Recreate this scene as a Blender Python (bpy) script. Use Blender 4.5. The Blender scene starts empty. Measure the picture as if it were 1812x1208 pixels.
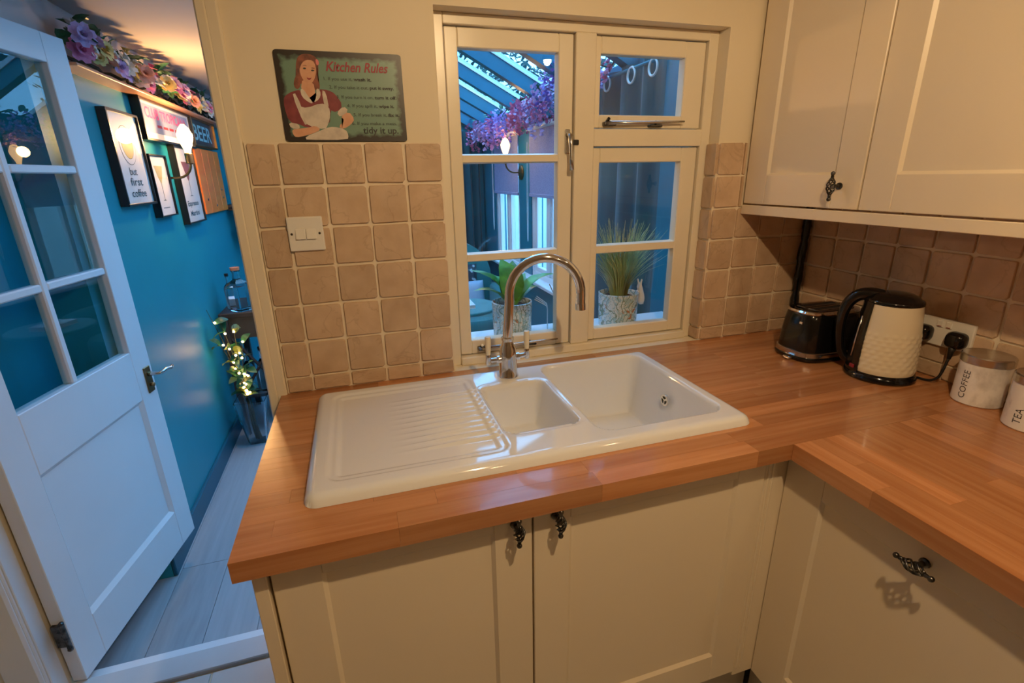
import bpy, bmesh, math, random
from mathutils import Vector, Matrix
random.seed(7)
scene = bpy.context.scene
COL = scene.collection
PI = math.pi

# ------------------------------------------------------------------ camera
cam_data = bpy.data.cameras.new('camera')
cam = bpy.data.objects.new('camera', cam_data); COL.objects.link(cam)
cam_data.sensor_width = 36.0
cam_data.lens = 36.0 * 873.58 / 1812
cam_data.clip_start = 0.02
_yaw, _pit, _rol = 0.2943, -0.3232, -0.0209
_f = Vector((math.sin(_yaw)*math.cos(_pit), math.cos(_yaw)*math.cos(_pit), math.sin(_pit)))
_r = Vector((math.cos(_yaw), -math.sin(_yaw), 0)); _u = _r.cross(_f)
_r2 = _r*math.cos(_rol) + _u*math.sin(_rol); _u2 = -_r*math.sin(_rol) + _u*math.cos(_rol)
mw = Matrix((( _r2.x, _u2.x, -_f.x, 0.2561), (_r2.y, _u2.y, -_f.y, -0.7397), (_r2.z, _u2.z, -_f.z, 1.4752), (0, 0, 0, 1)))
cam.matrix_world = mw
scene.camera = cam

# ------------------------------------------------------------------ world, exposure
SKY = 6.6
KITCHEN_W = 43.0
scene.view_settings.view_transform = 'Standard'
scene.view_settings.look = 'None'
scene.view_settings.exposure = 0.0
scene.view_settings.gamma = 1.0
scene.view_settings.use_curve_mapping = False
world = bpy.data.worlds.new('world'); scene.world = world; world.use_nodes = True
wn = world.node_tree.nodes; wl = world.node_tree.links
bg = wn['Background']; bg.inputs['Strength'].default_value = SKY
tc = wn.new('ShaderNodeTexCoord'); nz = wn.new('ShaderNodeTexNoise'); nz.inputs['Scale'].default_value = 2.2
nz.inputs['Detail'].default_value = 5
rp = wn.new('ShaderNodeValToRGB'); rp.color_ramp.elements[0].position = 0.35; rp.color_ramp.elements[1].position = 0.7
rp.color_ramp.elements[0].color = (0.09, 0.41, 0.84, 1); rp.color_ramp.elements[1].color = (0.27, 0.62, 1.0, 1)
wl.new(tc.outputs['Generated'], nz.inputs['Vector']); wl.new(nz.outputs['Fac'], rp.inputs['Fac']); wl.new(rp.outputs['Color'], bg.inputs['Color'])

# ------------------------------------------------------------------ materials
MATS = {}
def mat(name, col, rough=0.5, metal=0.0, noise=None, rnd=0.0, bump=None, coat=0.0, emit=None, spec=None, stretch=None, sheen=0.0, coord='Object'):
    m = bpy.data.materials.new(name); m.use_nodes = True
    n = m.node_tree.nodes; l = m.node_tree.links; b = n['Principled BSDF']
    c4 = (*col, 1)
    b.inputs['Base Color'].default_value = c4
    b.inputs['Roughness'].default_value = rough; b.inputs['Metallic'].default_value = metal
    b.inputs['Coat Weight'].default_value = coat; b.inputs['Coat Roughness'].default_value = 0.05
    if spec is not None: b.inputs['Specular IOR Level'].default_value = spec
    if sheen: b.inputs['Sheen Weight'].default_value = sheen
    vec = None
    if noise or bump:
        t = n.new('ShaderNodeTexCoord'); mp = n.new('ShaderNodeMapping'); l.new(t.outputs[coord], mp.inputs['Vector'])
        if stretch: mp.inputs['Scale'].default_value = stretch
        oi = n.new('ShaderNodeObjectInfo'); mu = n.new('ShaderNodeVectorMath'); mu.operation = 'MULTIPLY'
        cx = n.new('ShaderNodeCombineXYZ')
        for k in 'XYZ': l.new(oi.outputs['Random'], cx.inputs[k])
        mu.inputs[1].default_value = (13.7, 7.3, 5.1); l.new(cx.outputs[0], mu.inputs[0])
        ad = n.new('ShaderNodeVectorMath'); l.new(mp.outputs[0], ad.inputs[0]); l.new(mu.outputs[0], ad.inputs[1])
        vec = ad.outputs[0]
    out = None
    if noise:
        sc, c2, lo, hi = noise
        nn = n.new('ShaderNodeTexNoise'); nn.inputs['Scale'].default_value = sc; nn.inputs['Detail'].default_value = 6
        l.new(vec, nn.inputs['Vector'])
        r = n.new('ShaderNodeValToRGB'); r.color_ramp.elements[0].position = lo; r.color_ramp.elements[1].position = hi
        r.color_ramp.elements[0].color = c4; r.color_ramp.elements[1].color = (*c2, 1)
        l.new(nn.outputs['Fac'], r.inputs['Fac']); out = r.outputs['Color']
    if rnd:
        oi2 = n.new('ShaderNodeObjectInfo'); mr = n.new('ShaderNodeMapRange')
        mr.inputs['To Min'].default_value = 1 - rnd; mr.inputs['To Max'].default_value = 1 + rnd
        l.new(oi2.outputs['Random'], mr.inputs['Value'])
        hs = n.new('ShaderNodeHueSaturation'); l.new(mr.outputs[0], hs.inputs['Value'])
        if out: l.new(out, hs.inputs['Color'])
        else: hs.inputs['Color'].default_value = c4
        out = hs.outputs['Color']
    if out: l.new(out, b.inputs['Base Color'])
    if bump:
        nb = n.new('ShaderNodeTexNoise'); nb.inputs['Scale'].default_value = bump[0]; nb.inputs['Detail'].default_value = 4
        l.new(vec, nb.inputs['Vector'])
        bp = n.new('ShaderNodeBump'); bp.inputs['Strength'].default_value = bump[1]; bp.inputs['Distance'].default_value = bump[2] if len(bump) > 2 else 0.002
        l.new(nb.outputs['Fac'], bp.inputs['Height']); l.new(bp.outputs[0], b.inputs['Normal'])
    if emit:
        b.inputs['Emission Color'].default_value = (*emit[0], 1); b.inputs['Emission Strength'].default_value = emit[1]
    MATS[name] = m
    return m

def thin_glass(name, tint=(1, 1, 1), ior=1.5):
    m = bpy.data.materials.new(name); m.use_nodes = True
    n = m.node_tree.nodes; l = m.node_tree.links
    for k in list(n): n.remove(k)
    o = n.new('ShaderNodeOutputMaterial'); mx = n.new('ShaderNodeMixShader'); fr = n.new('ShaderNodeFresnel'); fr.inputs['IOR'].default_value = ior
    t = n.new('ShaderNodeBsdfTransparent'); t.inputs['Color'].default_value = (*tint, 1)
    g = n.new('ShaderNodeBsdfGlossy'); g.inputs['Roughness'].default_value = 0.0
    ge = n.new('ShaderNodeNewGeometry'); fo = n.new('ShaderNodeMath'); fo.operation = 'SUBTRACT'; fo.inputs[0].default_value = 1.0; l.new(ge.outputs['Backfacing'], fo.inputs[1])
    mf = n.new('ShaderNodeMath'); mf.operation = 'MULTIPLY'; l.new(fr.outputs[0], mf.inputs[0]); l.new(fo.outputs[0], mf.inputs[1])   # a pane reflects at its outer skin, light leaving it passes on
    l.new(mf.outputs[0], mx.inputs[0]); l.new(t.outputs[0], mx.inputs[1]); l.new(g.outputs[0], mx.inputs[2]); l.new(mx.outputs[0], o.inputs['Surface'])
    MATS[name] = m
    return m

mat('wall_cream', (0.80, 0.70, 0.52), 0.65, noise=(3, (0.77, 0.67, 0.49), 0.3, 0.7), bump=(60, 0.05))
mat('wall_teal', (0.012, 0.25, 0.32), 0.42, noise=(2, (0.016, 0.28, 0.36), 0.3, 0.7))
mat('wall_plain', (0.70, 0.57, 0.40), 0.7, noise=(2, (0.66, 0.54, 0.38), 0.3, 0.7))
mat('skirting_teal', (0.008, 0.10, 0.16), 0.4)
mat('upper_wall', (0.62, 0.54, 0.50), 0.8, noise=(2, (0.56, 0.49, 0.47), 0.3, 0.7))
mat('gloss_cream', (0.83, 0.74, 0.57), 0.28, noise=(6, (0.79, 0.70, 0.53), 0.3, 0.7), bump=(25, 0.04))
mat('cabinet_cream', (0.80, 0.68, 0.51), 0.36, noise=(2, (0.78, 0.66, 0.49), 0.3, 0.7))
mat('cabinet_dark_gap', (0.10, 0.07, 0.05), 0.8)
mat('grout', (0.84, 0.73, 0.56), 0.85, noise=(40, (0.76, 0.65, 0.49), 0.3, 0.7))
mat('tile', (0.52, 0.36, 0.23), 0.5, noise=(16, (0.63, 0.46, 0.31), 0.32, 0.68), rnd=0.10, bump=(38, 0.35, 0.003))
mat('beech', (0.44, 0.175, 0.065), 0.24, noise=(3.0, (0.55, 0.25, 0.105), 0.34, 0.66), rnd=0.16, stretch=(1.0, 20, 20), coat=0.3)
mat('ceramic', (0.78, 0.79, 0.80), 0.07, coat=0.7)
mat('chrome', (0.80, 0.80, 0.80), 0.08, metal=1.0)
mat('steel', (0.62, 0.60, 0.57), 0.25, metal=1.0, stretch=(1, 1, 60), noise=(20, (0.5, 0.48, 0.46), 0.3, 0.7))
mat('pewter', (0.16, 0.15, 0.14), 0.3, metal=1.0, noise=(60, (0.05, 0.05, 0.05), 0.4, 0.6))
mat('black_plastic', (0.005, 0.005, 0.006), 0.14, coat=0.15)
mat('black_matt', (0.012, 0.012, 0.012), 0.5)
mat('kettle_cream', (0.78, 0.70, 0.52), 0.22, coat=0.4)
mat('white_plastic', (0.80, 0.77, 0.70), 0.3)
mat('white_paint', (0.76, 0.79, 0.82), 0.34, noise=(5, (0.73, 0.76, 0.79), 0.3, 0.7), bump=(18, 0.05))
mat('marble', (0.88, 0.85, 0.80), 0.25, noise=(16, (0.58, 0.55, 0.52), 0.54, 0.66), stretch=(1, 1, 0.6))
mat('ink', (0.03, 0.03, 0.03), 0.5)
mat('print_red', (0.30, 0.025, 0.04), 0.5)
mat('print_dark', (0.035, 0.045, 0.04), 0.5)
mat('print_skin', (0.62, 0.30, 0.17), 0.5, noise=(40, (0.70, 0.38, 0.24), 0.3, 0.7))
mat('print_hair', (0.13, 0.035, 0.02), 0.5, noise=(60, (0.28, 0.08, 0.04), 0.35, 0.65))
mat('print_dress', (0.17, 0.02, 0.028), 0.5, noise=(40, (0.25, 0.04, 0.045), 0.35, 0.65))
mat('print_white', (0.66, 0.58, 0.48), 0.5, noise=(35, (0.50, 0.43, 0.36), 0.45, 0.7))
mat('print_pink', (0.7, 0.2, 0.2), 0.5)
mat('floor_tile', (0.50, 0.50, 0.50), 0.35, noise=(2.5, (0.60, 0.60, 0.59), 0.3, 0.7), rnd=0.04)
mat('floor_plank', (0.36, 0.41, 0.45), 0.33, noise=(3.5, (0.29, 0.335, 0.37), 0.3, 0.7), rnd=0.07, stretch=(12, 0.8, 1))
mat('threshold', (0.58, 0.60, 0.62), 0.35, noise=(4, (0.50, 0.52, 0.54), 0.3, 0.7))
mat('plinth', (0.50, 0.42, 0.32), 0.5)
mat('frame_black', (0.01, 0.01, 0.01), 0.3)
mat('paper', (0.78, 0.76, 0.74), 0.5)
mat('coffee_yellow', (0.75, 0.50, 0.08), 0.5, noise=(9, (0.60, 0.28, 0.04), 0.5, 0.75))
mat('cocktail', (0.45, 0.40, 0.20), 0.5)
mat('cocktail_red', (0.30, 0.08, 0.06), 0.5)
mat('sign_pink', (0.75, 0.10, 0.28), 0.5)
mat('sign_blue', (0.20, 0.24, 0.38), 0.45, noise=(6, (0.40, 0.42, 0.55), 0.4, 0.7))
mat('sign_dark', (0.05, 0.045, 0.05), 0.4)
mat('sign_cyan', (0.25, 0.55, 0.62), 0.4)
mat('oak_orange', (0.80, 0.17, 0.02), 0.4, noise=(3, (0.84, 0.24, 0.04), 0.3, 0.7), stretch=(1, 3, 8))
mat('brass', (0.30, 0.19, 0.09), 0.35, metal=1.0)
mat('copper_edge', (0.55, 0.26, 0.14), 0.4)
mat('bulb', (1, 0.8, 0.5), 0.3, emit=((1.0, 0.60, 0.22), 6))
mat('fairy', (1, 0.8, 0.5), 0.3, emit=((1.0, 0.62, 0.25), 28))
mat('lens', (1, 0.8, 0.5), 0.3, emit=((1.0, 0.70, 0.38), 30))
mat('fl_pink', (0.72, 0.22, 0.38), 0.6); mat('fl_purple', (0.38, 0.22, 0.62), 0.6)
mat('fl_white', (0.72, 0.72, 0.66), 0.6); mat('fl_yellow', (0.75, 0.60, 0.22), 0.6); mat('fl_lilac', (0.60, 0.40, 0.66), 0.6)
mat('fl_peach', (0.78, 0.36, 0.24), 0.6)
mat('leaf', (0.03, 0.13, 0.06), 0.4, rnd=0.3); mat('leaf_bright', (0.10, 0.34, 0.04), 0.3, noise=(30, (0.06, 0.24, 0.03), 0.4, 0.6), rnd=0.25)
mat('leaf_olive', (0.16, 0.20, 0.04), 0.5, rnd=0.3)
mat('vine', (0.05, 0.05, 0.03), 0.8)
mat('grass_blade', (0.26, 0.36, 0.13), 0.5, noise=(9, (0.55, 0.55, 0.30), 0.4, 0.7))
mat('soil', (0.03, 0.02, 0.015), 0.9)
mat('tree_leaf', (0.02, 0.06, 0.045), 0.7); mat('bark', (0.04, 0.03, 0.025), 0.9)
mat('velvet', (0.006, 0.10, 0.125), 0.7, sheen=0.3, noise=(3, (0.004, 0.075, 0.10), 0.4, 0.6))
mat('velvet_chair', (0.01, 0.20, 0.22), 0.6, sheen=0.3)
mat('cushion', (0.008, 0.03, 0.05), 0.7, noise=(22, (0.35, 0.45, 0.5), 0.58, 0.62))
mat('cushion_blue', (0.30, 0.42, 0.55), 0.7)
mat('blind', (0.24, 0.27, 0.46), 0.7, noise=(160, (0.34, 0.36, 0.55), 0.45, 0.55))
mat('teal_wood', (0.02, 0.20, 0.29), 0.35); mat('teal_rafter', (0.014, 0.14, 0.22), 0.4)
mat('dark_wood', (0.03, 0.022, 0.02), 0.5, noise=(5, (0.06, 0.045, 0.035), 0.4, 0.6))
mat('ring_silver', (0.78, 0.78, 0.78), 0.25)
mat('cork', (0.50, 0.20, 0.10), 0.7)
mat('reed', (0.35, 0.18, 0.09), 0.6)
mat('rabbit', (0.72, 0.69, 0.64), 0.6)
mat('ground', (0.10, 0.14, 0.08), 0.9, noise=(4, (0.16, 0.17, 0.10), 0.4, 0.6))
mat('render_wall', (0.70, 0.70, 0.70), 0.8, noise=(2, (0.60, 0.61, 0.62), 0.3, 0.7))
mat('brick_red', (0.32, 0.12, 0.06), 0.5)
thin_glass('glass_window', (1, 1, 1), 1.7); thin_glass('glass_roof', (0.93, 0.97, 1.0), 1.35); thin_glass('glass_door', (0.80, 0.92, 0.95), 1.65)
g = mat('glass_solid', (1, 1, 1), 0.0); g.node_tree.nodes['Principled BSDF'].inputs['Transmission Weight'].default_value = 1.0
g.node_tree.nodes['Principled BSDF'].inputs['Base Color'].default_value = (0.85, 0.95, 1.0, 1)

def tile_veins():
    m = MATS['tile']; n = m.node_tree.nodes; l = m.node_tree.links; b = n['Principled BSDF']
    src = b.inputs['Base Color'].links[0].from_socket; vec = [k for k in n if k.type == 'TEX_NOISE'][0].inputs['Vector'].links[0].from_socket
    v = n.new('ShaderNodeTexNoise'); v.inputs['Scale'].default_value = 8; v.inputs['Detail'].default_value = 5; v.inputs['Distortion'].default_value = 0.6; l.new(vec, v.inputs['Vector'])
    r = n.new('ShaderNodeValToRGB'); e = r.color_ramp.elements; e[0].position = 0.485; e[0].color = (1, 1, 1, 1); e[1].position = 0.515; e[1].color = (1, 1, 1, 1)
    x = e.new(0.50); x.color = (0.62, 0.56, 0.52, 1); l.new(v.outputs['Fac'], r.inputs['Fac'])
    mx = n.new('ShaderNodeMix'); mx.data_type = 'RGBA'; mx.blend_type = 'MULTIPLY'; mx.inputs['Factor'].default_value = 0.35
    l.new(src, mx.inputs[6]); l.new(r.outputs['Color'], mx.inputs[7]); l.new(mx.outputs[2], b.inputs['Base Color'])
tile_veins()

# printed floral ceramic for the two flower pots
def floral():
    m = mat('floral', (0.62, 0.72, 0.72), 0.25, coat=0.3)
    n = m.node_tree.nodes; l = m.node_tree.links; b = n['Principled BSDF']
    t = n.new('ShaderNodeTexCoord')
    def layer(scale, lo, hi, prev, col, kind='n', dist=2.0):
        if kind == 'n':
            x = n.new('ShaderNodeTexNoise'); x.inputs['Distortion'].default_value = dist; x.inputs['Detail'].default_value = 1; o = x.outputs['Fac']
        else:
            x = n.new('ShaderNodeTexWave'); x.inputs['Distortion'].default_value = 14; x.inputs['Detail'].default_value = 2; o = x.outputs['Fac']
        x.inputs['Scale'].default_value = scale
        l.new(t.outputs['Object'], x.inputs['Vector'])
        r = n.new('ShaderNodeValToRGB'); r.color_ramp.elements[0].position = lo; r.color_ramp.elements[1].position = hi
        l.new(o, r.inputs['Fac'])
        mx = n.new('ShaderNodeMix'); mx.data_type = 'RGBA'; l.new(r.outputs['Color'], mx.inputs['Factor'])
        if prev is None: mx.inputs[6].default_value = (0.62, 0.70, 0.70, 1)
        else: l.new(prev, mx.inputs[6])
        mx.inputs[7].default_value = (*col, 1)
        return mx.outputs[2]
    o = layer(30, 0.52, 0.58, None, (0.36, 0.55, 0.62))
    o = layer(38, 0.64, 0.68, o, (0.45, 0.18, 0.10), dist=1.0)
    o = layer(18, 0.90, 0.97, o, (0.17, 0.26, 0.20), 'w')
    o = layer(55, 0.60, 0.65, o, (0.20, 0.26, 0.16), dist=4.0)
    l.new(o, b.inputs['Base Color'])
floral()

# worn green tin of the sign: dark scuffed rim that follows the edge of the sheet
def tin():
    m = mat('tin_green', (0.15, 0.27, 0.20), 0.38)
    n = m.node_tree.nodes; l = m.node_tree.links; b = n['Principled BSDF']
    t = n.new('ShaderNodeTexCoord'); s = n.new('ShaderNodeSeparateXYZ'); l.new(t.outputs['Generated'], s.inputs[0])
    def edge(o, k):
        a = n.new('ShaderNodeMath'); a.operation = 'SUBTRACT'; a.inputs[0].default_value = 1; l.new(o, a.inputs[1])
        c = n.new('ShaderNodeMath'); c.operation = 'MINIMUM'; l.new(o, c.inputs[0]); l.new(a.outputs[0], c.inputs[1])
        e = n.new('ShaderNodeMath'); e.operation = 'MULTIPLY'; e.inputs[1].default_value = k; l.new(c.outputs[0], e.inputs[0]); return e.outputs[0]
    mn = n.new('ShaderNodeMath'); mn.operation = 'MINIMUM'; l.new(edge(s.outputs['X'], 1.5), mn.inputs[0]); l.new(edge(s.outputs['Z'], 1.0), mn.inputs[1])
    nn = n.new('ShaderNodeTexNoise'); nn.inputs['Scale'].default_value = 14; nn.inputs['Detail'].default_value = 6; l.new(t.outputs['Generated'], nn.inputs['Vector'])
    mu = n.new('ShaderNodeMath'); mu.operation = 'MULTIPLY'; mu.inputs[1].default_value = 0.11; l.new(nn.outputs['Fac'], mu.inputs[0])
    sb = n.new('ShaderNodeMath'); sb.operation = 'SUBTRACT'; l.new(mn.outputs[0], sb.inputs[0]); l.new(mu.outputs[0], sb.inputs[1])
    r = n.new('ShaderNodeValToRGB'); r.color_ramp.elements[0].position = 0.0; r.color_ramp.elements[1].position = 0.05
    r.color_ramp.elements[0].color = (0.025, 0.018, 0.014, 1); r.color_ramp.elements[1].color = (0.15, 0.27, 0.20, 1)
    l.new(sb.outputs[0], r.inputs['Fac']); l.new(r.outputs['Color'], b.inputs['Base Color'])
tin()

# ------------------------------------------------------------------ builders
def finish(name, bm, m, parent=None, smooth=False, auto=None):
    me = bpy.data.meshes.new(name); bmesh.ops.recalc_face_normals(bm, faces=bm.faces); bm.to_mesh(me); bm.free()
    if smooth:
        for p in me.polygons: p.use_smooth = True
        if auto is not None:
            try: me.set_sharp_from_angle(angle=math.radians(auto))
            except Exception: pass
    me.materials.append(MATS[m])
    return link(name, me, parent)
def link(name, me, parent=None, loc=None, rot=None, scale=None):
    o = bpy.data.objects.new(name, me); COL.objects.link(o)
    if loc is not None: o.location = loc
    if rot is not None: o.rotation_euler = rot
    if scale is not None: o.scale = scale
    if parent is not None: adopt(o, parent)
    return o
def wm(o):
    m = Matrix.LocRotScale(o.location, o.rotation_euler, o.scale)
    return wm(o.parent) @ o.matrix_parent_inverse @ m if o.parent else m
def adopt(o, parent):
    o.parent = parent; o.matrix_parent_inverse = wm(parent).inverted()
def tag(o, label, cat, group=None, kind=None):
    o['label'] = label; o['category'] = cat
    if group: o['group'] = group
    if kind: o['kind'] = kind
    return o
def thing(name, label, cat, loc, group=None):
    o = bpy.data.objects.new(name, None); COL.objects.link(o); o.location = loc; o.empty_display_size = 0.05
    return tag(o, label, cat, group)
def struct(o, label=None):
    o['kind'] = 'structure'
    if label: o['label'] = label
    return o
def holder(name, loc=(0, 0, 0)):
    o = bpy.data.objects.new(name, None); COL.objects.link(o); o.location = loc; o['kind'] = 'structure'; return o

def bx(bm, x0, x1, y0, y1, z0, z1, bev=0.0, seg=1):
    r = bmesh.ops.create_cube(bm, size=1.0); vs = r['verts']
    for v in vs: v.co = Vector(((x0+x1)/2 + v.co.x*(x1-x0), (y0+y1)/2 + v.co.y*(y1-y0), (z0+z1)/2 + v.co.z*(z1-z0)))
    if bev:
        es = list({e for v in vs for e in v.link_edges})
        bmesh.ops.bevel(bm, geom=es, offset=bev, segments=seg, affect='EDGES', profile=0.5)
def box(name, m, x0, x1, y0, y1, z0, z1, parent=None, bev=0.0, seg=1):
    bm = bmesh.new(); bx(bm, x0, x1, y0, y1, z0, z1, bev, seg); return finish(name, bm, m, parent)
def tube(bm, pts, r, n=8, cap=True, closed=False):
    pts = [Vector(p) for p in pts]; N = len(pts); rs = r if isinstance(r, (list, tuple)) else [r]*N
    rings = []; up = None
    for i, p in enumerate(pts):
        a = pts[(i-1) % N] if (closed or i > 0) else p; b = pts[(i+1) % N] if (closed or i < N-1) else p
        t = (b-a).normalized()
        if up is None:
            up = Vector((0, 0, 1)) if abs(t.z) < 0.9 else Vector((1, 0, 0))
        s = t.cross(up)
        if s.length < 1e-6: s = t.orthogonal()
        s.normalize(); up = s.cross(t).normalized()
        rings.append([bm.verts.new(p + (s*math.cos(2*PI*k/n) + up*math.sin(2*PI*k/n))*rs[i]) for k in range(n)])
    for i in range(N if closed else N-1):
        A, B = rings[i], rings[(i+1) % N]
        for k in range(n): bm.faces.new((A[k], A[(k+1) % n], B[(k+1) % n], B[k]))
    if cap and not closed:
        bm.faces.new(rings[0][::-1]); bm.faces.new(rings[-1])
def lathe(bm, prof, c=(0, 0, 0), n=32, sx=1.0, sy=1.0, axis='z'):
    rings = []
    def pt(r, h, a):
        if axis == 'z': return Vector((c[0]+r*sx*math.cos(a), c[1]+r*sy*math.sin(a), c[2]+h))
        if axis == 'y': return Vector((c[0]+r*math.cos(a), c[1]+h, c[2]+r*math.sin(a)))
        return Vector((c[0]+h, c[1]+r*math.cos(a), c[2]+r*math.sin(a)))
    for r, h in prof:
        if r < 1e-6: rings.append([bm.verts.new(pt(0, h, 0))])
        else: rings.append([bm.verts.new(pt(r, h, 2*PI*k/n)) for k in range(n)])
    for A, B in zip(rings, rings[1:]):
        if len(A) == 1 and len(B) == 1: continue
        for k in range(n):
            k2 = (k+1) % n
            if len(A) == 1: bm.faces.new((A[0], B[k2], B[k]))
            elif len(B) == 1: bm.faces.new((A[k], A[k2], B[0]))
            else: bm.faces.new((A[k], A[k2], B[k2], B[k]))
def ball(bm, c, r, seg=12):
    bmesh.ops.create_uvsphere(bm, u_segments=seg, v_segments=max(6, seg//2), radius=r, matrix=Matrix.Translation(c))
def prism(bm, poly, f0, f1):
    """extrude a 2-D polygon between two 3-D mapping functions"""
    a = [bm.verts.new(f0(*p)) for p in poly]; b = [bm.verts.new(f1(*p)) for p in poly]
    bm.faces.new(a[::-1]); bm.faces.new(b)
    for i in range(len(poly)):
        j = (i+1) % len(poly); bm.faces.new((a[i], a[j], b[j], b[i]))
def rrect(x0, x1, y0, y1, r, n=5):
    o = []
    for cx, cy, a0 in ((x1-r, y1-r, 0), (x0+r, y1-r, PI/2), (x0+r, y0+r, PI), (x1-r, y0+r, 1.5*PI)):
        for k in range(n+1):
            a = a0 + PI/2*k/n; o.append((cx+r*math.cos(a), cy+r*math.sin(a)))
    return o
def text_bm(s, size, shear=0.0, bold=0.0, space=1.0):
    cu = bpy.data.curves.new('t', 'FONT'); cu.body = s; cu.size = size; cu.shear = shear; cu.offset = bold; cu.space_character = space
    cu.resolution_u = 3
    o = bpy.data.objects.new('t', cu); COL.objects.link(o)
    me = bpy.data.meshes.new_from_object(o.evaluated_get(bpy.context.evaluated_depsgraph_get()))
    bpy.data.objects.remove(o); bpy.data.curves.remove(cu)
    bm = bmesh.new(); bm.from_mesh(me); bpy.data.meshes.remove(me); return bm
def lettering(s, m, parent, fmap, width=None, size=0.02, shear=0.0, bold=0.0, name='lettering', center=False, space=1.0):
    bm = text_bm(s, size, shear, bold, space)
    if not bm.verts: return
    x0 = min(v.co.x for v in bm.verts); x1 = max(v.co.x for v in bm.verts)
    k = width/(x1-x0) if width else 1.0
    off = -(x1-x0)*k/2 if center else 0
    for v in bm.verts: v.co = fmap((v.co.x-x0)*k + off, v.co.y)
    o = finish(name, bm, m, parent); return o

# ------------------------------------------------------------------ dimensions of the place
D = 0.686          # kitchen window wall, room face
W = 1.805          # kitchen right wall
H = 0.90           # worktop height
P = 0.1033         # wall tile pitch
CEIL = 2.20
XL, XR, YF, ZF = -0.653, 1.55, 4.42, -0.115     # sun room: left wall, right wall, far wall, floor
WX0, WX1, WZ1 = 0.500, 1.393, 1.885            # window opening
DX0, DX1, DZ1 = -0.752, -0.030, 1.945          # doorway

# ------------------------------------------------------------------ kitchen shell
bm = bmesh.new()
for a in ((-1.0, DX0, ZF, 3.3), (DX1+0.0, WX0, ZF, 3.3), (WX1, 1.92, ZF, 3.3)): bx(bm, a[0], a[1], D, 0.775, a[2], a[3])
bx(bm, WX0, WX1, D, 0.775, ZF, 0.90); bx(bm, WX0, WX1, D, 0.775, WZ1, 3.3); bx(bm, DX0, DX1, D, 0.775, DZ1, 3.3)
wall_back = struct(finish('wall_back', bm, 'wall_cream'), 'cream painted wall with window and doorway')
wall_right = struct(box('wall_right', 'wall_cream', W, W+0.1, -2.1, D, 0, CEIL), 'cream kitchen wall behind the wall cupboards')
struct(box('wall_left', 'wall_plain', -1.05, -0.95, -2.1, D, 0, CEIL)); struct(box('wall_front', 'wall_plain', -1.05, W+0.1, -2.2, -2.1, 0, CEIL))
struct(box('ceiling', 'wall_cream', -1.05, W+0.1, -2.2, D, CEIL, CEIL+0.1))
floor = struct(box('floor', 'grout', -1.05, W+0.1, -2.2, D-0.02, -0.32, -0.006))
me = None
for i in range(5):
    for j in range(5):
        x0, y0 = -0.94+i*0.6, 0.655-0.6*(j+1)
        if me is None:
            t = box('floor_tile', 'floor_tile', -0.297, 0.297, -0.297, 0.297, -0.006, 0.0, bev=0.0015); me = t.data; t.location = (x0+0.3, y0+0.3, 0); adopt(t, floor)
        elif x0+0.6 < 2.5: link('floor_tile', me, floor, (x0+0.3, y0+0.3, 0))
struct(box('trim_1', 'threshold', DX0, DX1, 0.66, 0.745, -0.02, 0.010, bev=0.003), 'pale threshold board in the doorway')
struct(box('trim_6', 'white_paint', DX0, DX1, 0.745, 0.80, ZF, -0.02), 'painted step riser below the threshold')

# door lining and architraves
bm = bmesh.new(); bx(bm, DX1-0.002, DX1+0.022, D-0.016, 0.802, 0.0, DZ1+0.02, 0.004); bx(bm, DX1+0.018, 0.016, D-0.014, D+0.001, 0.0, DZ1+0.06, 0.004)
struct(finish('trim_2', bm, 'gloss_cream'), 'cream door lining beside the tiled wall')
bm = bmesh.new(); bx(bm, DX0-0.03, DX0-0.002, D-0.012, 0.80, 0.0, DZ1+0.02, 0.003); bx(bm, DX0-0.09, DX0-0.006, D-0.022, D+0.001, 0, DZ1+0.07, 0.006); bx(bm, DX0-0.03, -0.7492, D-0.004, 0.737, 0.0, DZ1, 0.002)
struct(finish('trim_3', bm, 'white_paint'), 'white architrave on the hinge side of the glazed door')
struct(box('trim_4', 'white_paint', DX0-0.02, DX1+0.02, D-0.012, 0.80, DZ1, DZ1+0.022), 'head of the door lining')

# ---- wall tiles (each a piece of its wall)
def tile_mesh(k):
    bm = bmesh.new(); rr = random.Random(k)
    w = P-0.006; h = w
    n = 6
    pts = rrect(-w/2, w/2, -h/2, h/2, 0.006, 2)
    j = [(x + rr.uniform(-0.0012, 0.0012), y + rr.uniform(-0.0012, 0.0012)) for x, y in pts]
    base = [bm.verts.new((x, 0.004, z)) for x, z in j]
    mid = [bm.verts.new((x*0.985, -0.0062, z*0.985)) for x, z in j]
    top = [bm.verts.new((x*0.955, -0.008, z*0.955)) for x, z in j]
    for A, B in ((base, mid), (mid, top)):
        for i in range(len(A)): q = (i+1) % len(A); bm.faces.new((A[i], A[q], B[q], B[i]))
    bm.faces.new(top)
    me = bpy.data.meshes.new('tile'); bmesh.ops.recalc_face_normals(bm, faces=bm.faces); bm.to_mesh(me); bm.free(); me.materials.append(MATS['tile'])
    return me
TM = [tile_mesh(k) for k in range(6)]
rows = [(0.9015, 0.9456)] + [(0.9456+P*k, 0.9456+P*(k+1)) for k in range(6)]
def put_tile(parent, a0, a1, z0, z1, face):
    s = ((a1-a0-0.006)/(P-0.006), 1, (z1-z0-0.006)/(P-0.006))
    me = random.choice(TM); ca, cz = (a0+a1)/2 + random.uniform(-0.0008, 0.0008), (z0+z1)/2 + random.uniform(-0.0008, 0.0008)
    if face == 'y': o = link('tile', me, parent, (ca, D-0.002, cz), None, s)
    elif face == 'x': o = link('tile', me, parent, (W-0.002, ca, cz), (0, 0, -PI/2), s)
    else: o = link('tile', me, parent, (WX1-0.002, ca, cz), (0, 0, -PI/2), s)
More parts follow.
